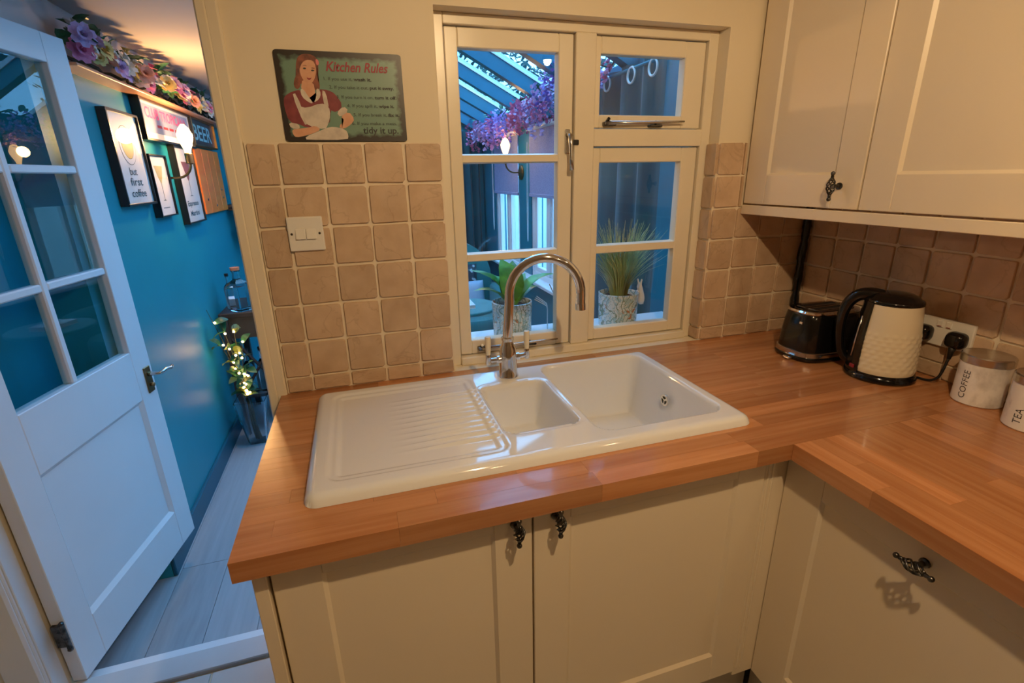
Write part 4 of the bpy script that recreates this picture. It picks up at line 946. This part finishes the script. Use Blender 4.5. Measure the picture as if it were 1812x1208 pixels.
t = thing('bar_sign', 'dark BEER sign with pale blue letters', 'sign', (XL+0.0009, 3.1430, 1.6942))
bm = bmesh.new()
for a, b, c, e in ((2.8925, 3.4383, 1.6897, 1.7005), (2.8925, 3.4383, 1.8427, 1.8535), (2.8925, 2.9032, 1.7005, 1.8427), (3.4275, 3.4383, 1.7005, 1.8427)): bx(bm, XL+0.0009, XL+0.0403, a, b, c, e, 0.0009)
finish('frame', bm, 'brass', t); wbox('board', 'sign_dark', 2.9024, 3.4284, 1.6996, 1.8436, 0.0009, 0.0268, t); wtext('BEER', 2.9372, 1.7273, 0.4205, 0.1297, 'sign_cyan', 0.0273, t, 0.0018)
t = thing('orange_board', 'orange varnished wooden board with iron studs', 'wall board', (XL+0.0009, 3.1609, 1.2827))
for k in range(4): wbox('plank', 'oak_orange', 2.8746+k*0.1458, 2.8746+(k+1)*0.1458-0.0018, 1.2844, 1.6763, 0.0009, 0.0268, t, 0.0027)
for y, z in ((3.3667, 1.4258), (3.3757, 1.3721), (2.9641, 1.3721), (3.1609, 1.3274)):
    bm = bmesh.new(); lathe(bm, [(0, 0.0322), (0.0072, 0.0295), (0.0098, 0.0259)], (XL, y, z), 10, axis='x'); finish('stud', bm, 'pewter', t, True)

# ------------------------------------------------------------------ wall lamps (their own light inside)
def wall_lamp(wx, y, z, s, label, power):
    """s = +1 arm reaches to +x from the left wall, -1 from the right wall"""
    t = thing('wall_lamp', label, 'wall lamp', (wx, y, z), 'bare bulb wall lamps')
    bm = bmesh.new(); lathe(bm, [(0, 0), (0.055, 0), (0.055, 0.008*s), (0.045, 0.016*s), (0.012, 0.020*s), (0, 0.020*s)], (wx, y, z), 28, axis='x'); finish('wall_plate', bm, 'brass', t, True, 40)
    bm = bmesh.new(); pts = [(wx+s*0.015, y, z)] + [(wx+s*(0.06+0.07*math.sin(a)), y, z+0.07-0.07*math.cos(a)) for a in [PI/2*k/8 for k in range(9)]]; tube(bm, pts, 0.006, 10)
    x = wx+s*0.13; tube(bm, [(x, y, z+0.065), (x, y, z+0.07), (x, y, z+0.115), (x, y, z+0.120)], [0.010, 0.019, 0.019, 0.014], 14); finish('arm', bm, 'brass', t, True, 40)
    bm = bmesh.new(); lathe(bm, [(0, 0.112), (0.014, 0.115), (0.016, 0.135), (0.034, 0.185), (0.036, 0.205), (0.024, 0.235), (0.008, 0.255), (0, 0.256)], (x, y, z), 18); finish('glass_bulb', bm, 'bulb', t, True)
    ld = bpy.data.lights.new('bulb_light', 'POINT'); ld.energy = power; ld.color = (1.0, 0.55, 0.20); ld.shadow_soft_size = 0.035
    lo = bpy.data.objects.new('bulb_light', ld); COL.objects.link(lo); lo.location = (x+s*0.055, y, z+0.20); adopt(lo, t)
wall_lamp(XL, 2.33, 1.500, 1, 'bare bulb wall lamp with brass arm among the framed prints', 20.0)
wall_lamp(XR, 3.17, 1.50, -1, 'bare bulb wall lamp on the post between the blinds', 3.0)

# ------------------------------------------------------------------ flower garlands
def blossom_mesh(name, m, kind, seed):
    rr = random.Random(seed); vs = []; fs = []
    def petal(o, d, up, L, wd):
        s = d.cross(up).normalized(); b = len(vs)
        for t, ww, lift in ((0.1, 0.25, 0.0), (0.55, 1.0, 0.18), (1.0, 0.55, 0.10)):
            c = o+d*L*t+up*L*lift; vs.extend([c-s*wd*ww, c+up*L*-0.06*ww, c+s*wd*ww])
        for r in range(2):
            for q in range(2): i = b+r*3+q; fs.append((i, i+1, i+4, i+3))
    if kind == 'rose':
        for layer, (n, L, tilt) in enumerate(((7, 0.036, 0.15), (6, 0.028, 0.75), (5, 0.018, 1.2))):
            for k in range(n):
                a = 2*PI*k/n + layer*0.5 + rr.uniform(-0.15, 0.15); d = Vector((math.cos(a)*math.cos(tilt), math.sin(a)*math.cos(tilt), math.sin(tilt)))
                up = Vector((-math.cos(a)*math.sin(tilt), -math.sin(a)*math.sin(tilt), math.cos(tilt))); petal(Vector((0, 0, 0.004*layer)), d, up, L, L*0.42)
    else:
        for k in range(34):
            a = rr.uniform(0, 2*PI); h = rr.uniform(-0.075, 0.03); r = 0.032*(1-abs(h+0.01)/0.1)*rr.uniform(0.5, 1.1)
            o = Vector((r*math.cos(a), r*math.sin(a), h)); d = Vector((math.cos(a), math.sin(a), rr.uniform(-0.8, 0.8))).normalized(); petal(o, d, d.orthogonal().normalized(), 0.020, 0.010)
    me = bpy.data.meshes.new(name); me.from_pydata([tuple(v) for v in vs], [], fs); me.materials.append(MATS[m]); return me
def leaf_mesh(m, L=0.06, wd=0.016, name='leaf', bend=0.15):
    vs = []; fs = []; n = 5
    for i in range(n+1):
        t = i/n; w = wd*math.sin(PI*min(1, 0.08+t*0.92))**0.8; z = L*bend*math.sin(PI*t)
        vs += [(-w, t*L, z+w*0.25), (0, t*L, z), (w, t*L, z+w*0.25)]
    for i in range(n):
        for q in range(2): b = i*3+q; fs.append((b, b+1, b+4, b+3))
    me = bpy.data.meshes.new(name); me.from_pydata(vs, [], fs); me.materials.append(MATS[m])
    for p in me.polygons: p.use_smooth = True
    return me
ROSE = {c: blossom_mesh('flower', c, 'rose', i) for i, c in enumerate(('fl_pink', 'fl_white', 'fl_yellow', 'fl_lilac', 'fl_peach'))}
WIST = {c: blossom_mesh('flower', c, 'wist', 20+i) for i, c in enumerate(('fl_pink', 'fl_purple', 'fl_lilac'))}
LEAF = leaf_mesh('leaf'); LEAFO = leaf_mesh('leaf_olive', 0.05)
gr = thing('flower_garland', 'mixed pastel rose garland along the teal wall ledge', 'garland', (XL+0.03, 2.6, 1.866))
bm = bmesh.new(); tube(bm, [(XL+0.03+0.012*math.sin(5*k), 1.48+k*0.058, 1.895+0.016*math.sin(3.1*k)) for k in range(40)], 0.006, 6); finish('vine', bm, 'vine', gr)
rr = random.Random(5); y = 1.50; cols = ['fl_lilac', 'fl_pink', 'fl_white', 'fl_white', 'fl_lilac', 'fl_yellow', 'fl_yellow', 'fl_peach', 'fl_white', 'fl_pink']
k = 0
while y < 3.75:
    c = cols[k % len(cols)] if rr.random() < 0.75 else rr.choice(cols); s = rr.uniform(0.75, 1.25)
    link('flower', ROSE[c], gr, (XL+rr.uniform(0.065, 0.11), y, rr.uniform(1.898, 1.955)), (rr.uniform(-0.3, 0.5), rr.uniform(0.7, 1.5), rr.uniform(-0.6, 0.6)), (s, s, s))
    if rr.random() < 0.6: link('flower', ROSE[rr.choice(cols)], gr, (XL+rr.uniform(0.05, 0.08), y+0.03, rr.uniform(1.94, 1.985)), (rr.uniform(-0.3, 0.3), rr.uniform(0.2, 1.0), 0), (s*0.8,)*3)
    for q in range(2): link('leaf', LEAF, gr, (XL+rr.uniform(0.02, 0.07), y+rr.uniform(-0.04, 0.04), rr.uniform(1.90, 1.985)), (rr.uniform(-0.3, 1.6), rr.uniform(-0.8, 0.8), rr.uniform(-1.9, 1.9)), (1.3,)*3)
    y += rr.uniform(0.024, 0.038); k += 1
gw = thing('flower_garland', 'pink and purple wisteria garland hanging along the eaves', 'garland', (XR-0.08, 2.8, 1.9))
bm = bmesh.new(); tube(bm, [(XR-0.09+0.012*math.sin(4*k), 1.44+k*0.075, 1.955+0.015*math.sin(2.7*k)) for k in range(40)], 0.005, 6); finish('vine', bm, 'vine', gw)
y = 1.46; ph = 0
while y < 4.33:
    c = ('fl_purple' if math.sin(y*4.2) > 0.15 else 'fl_pink') if rr.random() < 0.7 else 'fl_lilac'; s = rr.uniform(0.9, 1.45)
    link('flower', WIST[c], gw, (XR-rr.uniform(0.105, 0.15)-(0.06 if y < 2.25 else 0), y, 1.920+(0.065 if y < 2.25 else 0)+rr.uniform(-0.075, 0.035)-(0.06 if rr.random() < 0.2 else 0)), (rr.uniform(-0.4, 0.4), rr.uniform(-0.4, 0.4), rr.uniform(0, 6)), (s, s, s))
    if rr.random() < 0.5: link('leaf', LEAF, gw, (XR-0.10, y, 1.97), (rr.uniform(-0.5, 1.2), rr.uniform(-0.8, 0.8), rr.uniform(0, 6)), (1.1,)*3)
    y += rr.uniform(0.028, 0.045)

# ------------------------------------------------------------------ curtains
def curtain(label, a0, a1, fixed, axis, z0, z1, folds, amp, rings, group=None):
    c = ((a0+a1)/2, fixed) if axis == 'x' else (fixed, (a0+a1)/2)
    t = thing('curtain', label, 'curtain', (c[0], c[1], z0)); bm = bmesh.new(); n = folds*10; G = []
    def pt(a, d, z): return Vector((a, fixed+d, z)) if axis == 'x' else Vector((fixed+d, a, z))
    for s in (-0.002, 0.002):
        L = []
        for i in range(n+1):
            f = i/n; d = amp*math.sin(2*PI*folds*f)+amp*0.25*math.sin(2*PI*folds*f*2.3+1)
            L.append([bm.verts.new(pt(a0+(a1-a0)*f, d*(1.0 if z > 1 else 1.1)+s, z)) for z in (z0, z0+(z1-z0)*0.5, z1)])
        G.append(L)
    for L in G:
        for i in range(n):
            for j in range(2): bm.faces.new((L[i][j], L[i+1][j], L[i+1][j+1], L[i][j+1]))
    for i in range(n):
        for j in (0, 2): bm.faces.new((G[0][i][j], G[0][i+1][j], G[1][i+1][j], G[1][i][j]))
    finish('drape', bm, 'velvet', t, True, 60)
    for k in rings:
        bm = bmesh.new(); m_ = 20
        tube(bm, [pt(k+0.030*math.cos(2*PI*i/m_), -amp*1.35-0.004 if axis == 'y' else 0, z1-0.05+0.030*math.sin(2*PI*i/m_)) for i in range(m_)], 0.005, 8, closed=True); finish('eyelet_ring', bm, 'ring_silver', t, True)
    if rings:
        bm = bmesh.new(); tube(bm, [pt(a0-0.03, -amp*1.35, z1-0.025), pt(a1+0.05, -amp*1.35, z1-0.025)], 0.007, 8); finish('curtain_rod', bm, 'teal_wood', t, True)
curtain('dark teal velvet curtain with silver eyelet rings near the kitchen window', 1.106, 2.14, XR-0.09, 'y', ZF+0.02, 1.915, 6, 0.022, [1.155, 1.32, 1.535, 1.80])
curtain('dark teal velvet curtain hanging in the far corner', 1.14, 1.50, YF-0.07, 'x', ZF+0.02, 1.90, 4, 0.03, [])
curtain('dark teal velvet curtain beside the drinks shelf', -0.61, -0.36, 3.90, 'x', ZF+0.02, 1.84, 3, 0.03, [])

# ------------------------------------------------------------------ plants on the window board
def pot(t, c, r=0.070, h=0.125):
    bm = bmesh.new(); lathe(bm, [(0, 0), (r-0.006, 0), (r-0.003, 0.003), (r+0.001, h), (r-0.004, h+0.001), (r-0.006, h-0.003), (r-0.008, h-0.02), (0, h-0.02)], c, 40); finish('flower_pot', bm, 'floral', t, True, 40)
    bm = bmesh.new(); lathe(bm, [(0, h-0.015), (r-0.008, h-0.018), (r-0.008, h-0.022), (0, h-0.022)], c, 24); finish('soil', bm, 'soil', t)
c = Vector((0.747, 0.872, 0.9353)); t = thing('potted_plant', 'broad-leaved green plant in a floral pot behind the tap', 'plant', c); pot(t, c)
for az, tilt, L, wd in ((2.75, 0.75, 0.19, 0.036), (1.9, 1.25, 0.17, 0.050), (0.2, 0.50, 0.20, 0.032), (0.5, 0.3, 0.15, 0.030), (3.3, 0.50, 0.15, 0.030), (1.2, 1.2, 0.16, 0.044), (2.3, 0.95, 0.13, 0.036), (0.7, 0.9, 0.13, 0.034)):
    me = leaf_mesh('leaf_bright', L, wd, 'leaf', 0.18); o = link('leaf', me, t, c+Vector((0.012*math.cos(az), 0.012*math.sin(az), 0.106)), None)
    o.rotation_euler = Matrix.Rotation(az-PI/2, 3, 'Z').to_4x4().to_euler(); o.rotation_euler = (Matrix.Rotation(az-PI/2, 4, 'Z') @ Matrix.Rotation(tilt, 4, 'X')).to_euler()
bm = bmesh.new(); tube(bm, [c+Vector((0, 0, 0.10)), c+Vector((0.004, 0, 0.125))], 0.01, 8); finish('stem', bm, 'leaf_bright', t, True)
c = Vector((1.162, 0.868, 0.9353)); t = thing('potted_grass', 'spiky grass plant in a floral pot by the right-hand panes', 'plant', c); pot(t, c, 0.073, 0.122)
vs = []; fs = []; rr = random.Random(11)
for k in range(430):
    a = rr.uniform(0, 2*PI); sp_r = abs(rr.gauss(0, 0.5)); L = rr.uniform(0.16, 0.30); lean = min(1.0, sp_r*0.85); r0 = 0.028*math.sqrt(rr.random())
    o = c+Vector((r0*math.cos(a), r0*math.sin(a), 0.095)); d = Vector((math.cos(a), math.sin(a), 0)); s = Vector((-math.sin(a+0.6), math.cos(a+0.6), 0)); n = 5; b = len(vs)
    for i in range(n+1):
        q = i/n; w = 0.0020*(1-q*0.75); p = o+d*L*(lean*q*q*0.75+0.10*q)+Vector((0, 0, L*(q-0.25*lean*q*q)))
        p.y = min(max(p.y, 0.800), 9.0); vs += [p-s*w, p+s*w]
    for i in range(n): j = b+2*i; fs.append((j, j+1, j+3, j+2))
me = bpy.data.meshes.new('grass_blades'); me.from_pydata([tuple(v) for v in vs], [], fs); me.materials.append(MATS['grass_blade']); o = link('grass_blades', me, t); o['kind'] = 'stuff'
# white rabbit hooked on the pot rim
rb = thing('rabbit_ornament', 'small white rabbit ornament hooked on the rim of the grass pot', 'ornament', (1.252, 0.862, 1.02))
def skin_mesh(name, m, verts, edges, radii, parent, lv=2):
    me = bpy.data.meshes.new(name); me.from_pydata(verts, edges, []); o = bpy.data.objects.new(name, me); COL.objects.link(o)
    sk = o.modifiers.new('s', 'SKIN'); sd = o.modifiers.new('d', 'SUBSURF'); sd.levels = lv; sd.render_levels = lv
    for v, r in zip(me.skin_vertices[0].data, radii): v.radius = (r, r)
    me.skin_vertices[0].data[0].use_root = True
    m2 = bpy.data.meshes.new_from_object(o.evaluated_get(bpy.context.evaluated_depsgraph_get())); bpy.data.objects.remove(o); bpy.data.meshes.remove(me)
    m2.materials.clear(); m2.materials.append(MATS[m])
    for p in m2.polygons: p.use_smooth = True
    return link(name, m2, parent)
B = Vector((1.252, 0.862, 1.018))
V = [(0.004, 0, 0.0), (0.002, 0, 0.02), (-0.001, 0, 0.04), (-0.006, 0, 0.056), (-0.012, 0, 0.058), (-0.004, -0.004, 0.066), (-0.001, -0.006, 0.084), (-0.008, 0.004, 0.066), (-0.011, 0.007, 0.084), (-0.008, -0.004, 0.034), (-0.016, -0.005, 0.037), (-0.008, 0.006, 0.034), (-0.016, 0.007, 0.037), (0.0, -0.003, -0.016), (0.012, 0, -0.006)]
skin_mesh('rabbit_body', 'rabbit', [tuple(B+Vector(v)) for v in V], [(0, 1), (1, 2), (2, 3), (3, 4), (3, 5), (5, 6), (3, 7), (7, 8), (2, 9), (9, 10), (2, 11), (11, 12), (0, 13), (0, 14)], [0.017, 0.016, 0.011, 0.011, 0.006, 0.004, 0.0028, 0.004, 0.0028, 0.005, 0.0035, 0.005, 0.0035, 0.011, 0.006], rb)
# reed diffuser and wire rack
c = Vector((0.930, 0.855, 0.9353)); t = thing('reed_diffuser', 'small square glass reed diffuser with brown sticks', 'diffuser', c)
bm = bmesh.new(); bx(bm, c.x-0.022, c.x+0.022, c.y-0.022, c.y+0.022, c.z, c.z+0.050, 0.004, 2); finish('bottle', bm, 'glass_solid', t, True, 40)
bm = bmesh.new(); lathe(bm, [(0, 0.050), (0.011, 0.050), (0.011, 0.066), (0.013, 0.068), (0.013, 0.072), (0, 0.072)], c, 16); finish('neck', bm, 'glass_solid', t, True, 40)
for dx, dy in ((-0.045, 0.01), (0.012, -0.01), (-0.02, 0.02)):
    bm = bmesh.new(); tube(bm, [c+Vector((0, 0, 0.0725)), c+Vector((dx, dy, 0.175))], 0.0017, 6); finish('reed', bm, 'reed', t)
t = thing('wire_rack', 'thin white wire letter rack on the window board', 'rack', (0.868, 0.90, 0.9353))
for k in range(3):
    y = 0.885+k*0.022; bm = bmesh.new(); tube(bm, [(0.836+k*0.012, y, 1.055), (0.870+k*0.008, y, 1.035), (0.882+k*0.008, y, 1.026), (0.886+k*0.008, y, 1.012), (0.886+k*0.008, y, 0.937)], 0.0014, 6); finish('wire', bm, 'white_paint', t, True)
bm = bmesh.new(); tube(bm, [(0.886, 0.885, 0.9367), (0.902, 0.929, 0.9367)], 0.0014, 6); finish('base_wire', bm, 'white_paint', t, True)

# ------------------------------------------------------------------ armchair, cushions, side table
ac = Vector((1.09, 3.42, ZF)); t = thing('armchair', 'teal velvet wing armchair with rounded back below the blinds', 'armchair', ac)
def soft(name, m, secs, parent):
    bm = bmesh.new(); R = [[bm.verts.new(p) for p in s] for s in secs]
    for A, B_ in zip(R, R[1:]):
        for k in range(len(A)): q = (k+1) % len(A); bm.faces.new((A[k], A[q], B_[q], B_[k]))
    bm.faces.new(R[0][::-1]); bm.faces.new(R[-1]); return finish(name, bm, m, parent, True, 50)
def vloft(c, prof, hw, hd): return [[c+Vector((x, y, z)) for x, y in oval(-hw*s, hw*s, -hd*s, hd*s, 24, 3)] for z, s in prof]
def backshape(d0):
    o = []
    for k in range(17):
        a = PI*k/16; o.append((0.30*math.cos(a), 0.72+0.32*math.sin(a)))
    return [(0.30, 0.36)] + o + [(-0.30, 0.36)]
bm = bmesh.new(); prism(bm, backshape(0), lambda x, z: ac+Vector((x, 0.20, z)), lambda x, z: ac+Vector((x, 0.34, z))); bmesh.ops.bevel(bm, geom=[e for e in bm.edges if len(e.link_faces) == 2 and e.calc_face_angle(0) > 1.0], offset=0.03, segments=3, affect='EDGES'); finish('backrest', bm, 'velvet_chair', t, True, 50)
soft('seat', 'velvet_chair', vloft(ac+Vector((0, -0.02, 0)), [(0.26, 0.95), (0.28, 1.0), (0.42, 1.0), (0.45, 0.95)], 0.30, 0.30), t)
for s in (-1, 1):
    soft('armrest', 'velvet_chair', vloft(ac+Vector((s*0.34, 0.03, 0)), [(0.20, 0.95), (0.22, 1.0), (0.60, 1.0), (0.64, 0.9), (0.655, 0.6)], 0.065, 0.33), t)
    for q in (-0.24, 0.26):
        bm = bmesh.new(); tube(bm, [ac+Vector((s*0.28, q, 0.0)), ac+Vector((s*0.28, q, 0.27))], [0.014, 0.024], 10); finish('leg', bm, 'dark_wood', t, True)
def cushion(label, c, w, m, tilt):
    bm = bmesh.new(); n = 10; G = {}
    for sgn in (1, -1):
        for i in range(n+1):
            for j in range(n+1):
                u, v = 2*i/n-1, 2*j/n-1; e = (1-u**4)*(1-v**4); pin = 1-0.06*(1-abs(u*v))*(abs(u)**3+abs(v)**3)/2
                p = Vector((u*w/2*pin, sgn*0.055*e**0.6, v*w/2*pin)); p = Matrix.Rotation(tilt, 3, 'X') @ p
                if e < 1e-9 and sgn == -1: G[(sgn, i, j)] = G[(1, i, j)]
                else: G[(sgn, i, j)] = bm.verts.new(p+c)
        for i in range(n):
            for j in range(n): bm.faces.new([G[(sgn, i, j)], G[(sgn, i+1, j)], G[(sgn, i+1, j+1)], G[(sgn, i, j+1)]])
    return tag(finish('cushion', bm, m, None, True), label, 'cushion')
cushion('dark patterned cushion leaning on the teal armchair back', ac+Vector((-0.05, 0.10, 0.66)), 0.40, 'cushion', -0.2)
cushion('pale blue cushion on the teal armchair seat', ac+Vector((0.03, -0.06, 0.605)), 0.28, 'cushion_blue', -0.35)
st = Vector((0.92, 2.55, ZF)); t = thing('side_table', 'round teal side table in front of the armchair', 'table', st)
bm = bmesh.new(); lathe(bm, [(0, 0.715), (0.215, 0.715), (0.225, 0.722), (0.225, 0.735), (0.22, 0.740), (0, 0.740)], st, 40); finish('tabletop', bm, 'velvet_chair', t, True, 40)
bm = bmesh.new(); lathe(bm, [(0, 0), (0.17, 0), (0.17, 0.012), (0.03, 0.03), (0.022, 0.06), (0.022, 0.715), (0, 0.715)], st, 28); finish('pedestal', bm, 'dark_wood', t, True, 40)
t = thing('book', 'white book lying on the round teal table', 'book', st+Vector((0, 0, 0.74)))
for a, b, z0, z1, m, nm in ((0.07, 0.10, 0.0, 0.003, 'white_paint', 'cover'), (0.068, 0.097, 0.003, 0.022, 'paper', 'pages'), (0.07, 0.10, 0.022, 0.025, 'white_paint', 'cover')): box(nm, m, st.x-0.02-a, st.x-0.02+a, st.y-b, st.y+b, st.z+0.7402+z0, st.z+0.7402+z1, t)

# ------------------------------------------------------------------ drinks corner at the end of the teal wall
t = thing('drinks_table', 'dark wooden drinks table with crossed bracing', 'table', (-0.45, 2.89, ZF))
x0, x1, y0, y1, tz = -0.630, -0.277, 2.642, 3.143, 0.692
box('tabletop', 'dark_wood', x0, x1, y0, y1, tz-0.03, tz, t, 0.003); box('shelf', 'dark_wood', x0+0.02, x1-0.02, y0+0.02, y1-0.02, ZF+0.22, ZF+0.24, t)
box('drawer_rail', 'dark_wood', x0+0.045, x1-0.045, y0+0.02, y0+0.035, tz-0.17, tz-0.03, t)
for a in (x0+0.005, x1-0.045):
    for b in (y0+0.005, y1-0.045): box('leg', 'dark_wood', a, a+0.04, b, b+0.04, ZF, tz-0.03, t, 0.002)
for za, zb in ((ZF+0.24, tz-0.17), (tz-0.17, ZF+0.24)):
    bm = bmesh.new(); tube(bm, [(x0+0.045, y0+0.02, za), (x1-0.045, y0+0.02, zb)], 0.010, 6); finish('brace', bm, 'dark_wood', t)
def bottle(name, label, c, r, h, m, stop='cork', square=False):
    c = Vector(c); t = thing(name, label, 'bottle', c, 'bottles in the drinks corner')
    bm = bmesh.new(); lathe(bm, [(0, 0), (r*0.95, 0), (r, 0.006), (r, h*0.58), (r*0.85, h*0.66), (r*0.36, h*0.74), (r*0.32, h*0.92), (r*0.40, h*0.93), (r*0.40, h*0.95), (0, h*0.95)], c, 4 if square else 20)
    finish('glass', bm, m, t, not square, 30)
    bm = bmesh.new(); lathe(bm, [(0, h*0.95), (r*0.36, h*0.95), (r*0.42, h*0.96), (r*0.42, h*1.02), (0, h*1.03)], c, 14); finish('stopper', bm, stop, t, True, 40)
bottle('decanter', 'square clear decanter with cork stopper on the drinks table', (-0.503, 2.722, tz), 0.067, 0.27, 'glass_solid', 'cork', True)
bottle('bottle', 'tall clear bottle next to the decanter', (-0.572, 2.785, tz), 0.029, 0.225, 'glass_solid', 'black_matt')
for k, (x, y, l) in enumerate(((-0.535, 2.720, 'clear bottle low on the drinks table shelf by the wall'), (-0.450, 2.735, 'clear bottle in the middle of the drinks table shelf'), (-0.365, 2.720, 'clear bottle at the open end of the drinks table shelf'))):
    bottle('bottle', l, (x, y, ZF+0.24), 0.036, 0.30, 'glass_solid', 'pewter')
tag(box('napkin_box', 'white_paint', -0.393, -0.304, 2.696, 2.821, tz, tz+0.050, bev=0.006, seg=2), 'white napkin box on the drinks table', 'box')
# vase with lit branch
vc = Vector((-0.497, 2.463, ZF)); t = thing('glass_vase', 'tall tapered clear glass vase on the floor', 'vase', vc)
bm = bmesh.new()
def sq(s, z): return [bm.verts.new(vc+Vector((a*s, b*s, z))) for a, b in rrect(-1, 1, -1, 1, 0.18, 3)]
S = [sq(0.052, 0.0), sq(0.054, 0.004), sq(0.090, 0.300), sq(0.085, 0.300), sq(0.049, 0.016)]
for A, B_ in zip(S, S[1:]):
    for k in range(len(A)): q = (k+1) % len(A); bm.faces.new((A[k], A[q], B_[q], B_[k]))
bm.faces.new(S[0][::-1]); bm.faces.new(S[-1]); finish('glass', bm, 'glass_solid', t, True, 40)
t = thing('lit_branch', 'leafy branch wound with warm fairy lights standing in the vase', 'branch', vc+Vector((0, 0, 0.02)))
tips = [(-0.622, 2.409, 0.782), (-0.572, 2.427, 0.710), (-0.510, 2.445, 0.692), (-0.613, 2.427, 0.603), (-0.474, 2.463, 0.603), (-0.564, 2.409, 0.477), (-0.465, 2.427, 0.406)]
rr = random.Random(3)
for k, tp_ in enumerate(tips):
    b0 = vc+Vector((rr.uniform(-0.02, 0.02), rr.uniform(-0.02, 0.02), 0.025)); tp_ = Vector(tp_); mid = Vector((-0.510+rr.uniform(-0.02, 0.02), 2.454, 0.20)); pts = bez(b0, mid-Vector((0, 0, 0.1)), mid+Vector((0, 0, 0.15)), tp_)
    bm = bmesh.new(); tube(bm, pts, [0.005-0.0035*i/14 for i in range(15)], 6); finish('twig', bm, 'vine', t)
    for i in range(7, 15, 2):
        p = pts[i]
        for q in range(2): link('leaf', LEAFO if rr.random() < 0.5 else LEAF, t, p, (rr.uniform(-0.6, 1.2), rr.uniform(-0.8, 0.8), rr.uniform(0, 6)), (1.35,)*3)
        bm = bmesh.new(); ball(bm, p+Vector((rr.uniform(0.0, 0.02), -0.012, rr.uniform(-0.01, 0.02))), 0.0065, 8); finish('fairy_bulb', bm, 'fairy', t, True)
ld = bpy.data.lights.new('fairy_light', 'POINT'); ld.energy = 0.5; ld.color = (1.0, 0.58, 0.22); ld.shadow_soft_size = 0.04
lo = bpy.data.objects.new('fairy_light', ld); COL.objects.link(lo); lo.location = (-0.510, 2.390, 0.56); adopt(lo, t)
# wall rack with hanging glasses
t = thing('glass_rack', 'dark wall shelf with rails for hanging wine glasses', 'shelf', (XL, 3.52, 1.29))
box('shelf', 'dark_wood', XL+0.002, XL+0.22, 3.455, 3.770, 1.296, 1.314, t, 0.002)
for y in (3.49, 3.565, 3.645, 3.725): box('rail', 'dark_wood', XL+0.01, XL+0.215, y-0.012, y+0.012, 1.276, 1.296, t)
for k, y in enumerate((3.528, 3.605, 3.685)):
    for xx, w in ((0.07, 'against the wall'), (0.165, 'at the front')):
        c = Vector((XL+xx, y, 0.0265)); g_ = thing('wine_glass', f'upside-down wine glass in the {("first", "second", "third")[k]} rail slot {w}', 'wine glass', (c.x, c.y, 1.085), 'wine glasses hanging from the rack')
        bm = bmesh.new(); lathe(bm, [(0, 1.250), (0.032, 1.249), (0.032, 1.246), (0.005, 1.240), (0.0035, 1.235), (0.0035, 1.165), (0.008, 1.155), (0.034, 1.125), (0.037, 1.095), (0.030, 1.055), (0.0285, 1.055), (0.035, 1.095), (0.032, 1.124), (0, 1.153)], c, 20); finish('glass', bm, 'glass_solid', g_, True, 50)
bottle('bottle', 'bottle with gold cap on the wall rack', (XL+0.08, 3.53, 1.3145), 0.034, 0.29, 'glass_solid', 'oak_orange')
bottle('bottle', 'bottle with black cap on the wall rack', (XL+0.16, 3.62, 1.3145), 0.034, 0.28, 'glass_solid', 'black_matt')

# ------------------------------------------------------------------ kitchen ceiling spots (lamp and its light together)
def downlight(x, y, power, label, aim):
    t = thing('ceiling_spot', label, 'ceiling light', (x, y, CEIL))
    bm = bmesh.new(); lathe(bm, [(0.0, 0), (0.05, 0), (0.05, -0.012), (0.012, -0.016), (0.012, -0.05), (0.030, -0.055), (0.034, -0.085), (0.030, -0.085), (0.024, -0.062), (0, -0.062)], (x, y, CEIL), 28); finish('housing', bm, 'steel', t, True, 40)
    bm = bmesh.new(); lathe(bm, [(0, -0.0622), (0.023, -0.0625), (0.026, -0.075), (0.024, -0.079), (0, -0.080)], (x, y, CEIL), 20); finish('lens', bm, 'lens', t, True)
    ld = bpy.data.lights.new('spot_light', 'SPOT'); ld.energy = power; ld.color = (1.0, 0.70, 0.38); ld.shadow_soft_size = 0.022; ld.spot_size = math.radians(132); ld.spot_blend = 0.65
    lo = bpy.data.objects.new('spot_light', ld); COL.objects.link(lo); lo.location = (x, y, CEIL-0.090); lo.rotation_euler = (Vector(aim)-Vector((x, y, CEIL-0.09))).to_track_quat('-Z', 'Y').to_euler(); adopt(lo, t)
downlight(0.68, -0.66, KITCHEN_W, 'steel ceiling spot above the sink side of the kitchen', (0.88, 0.38, 1.05))
downlight(1.437, -0.79, KITCHEN_W*0.12, 'steel ceiling spot above the dishwasher side of the kitchen', (1.3, 0.2, 0.9))
downlight(0.95, -1.75, KITCHEN_W*0.20, 'unseen steel ceiling spot added as fill for the base cabinets', (0.75, 0.0, 0.5))  # unseen lamp, added and aimed low as fill on the base cabinet fronts
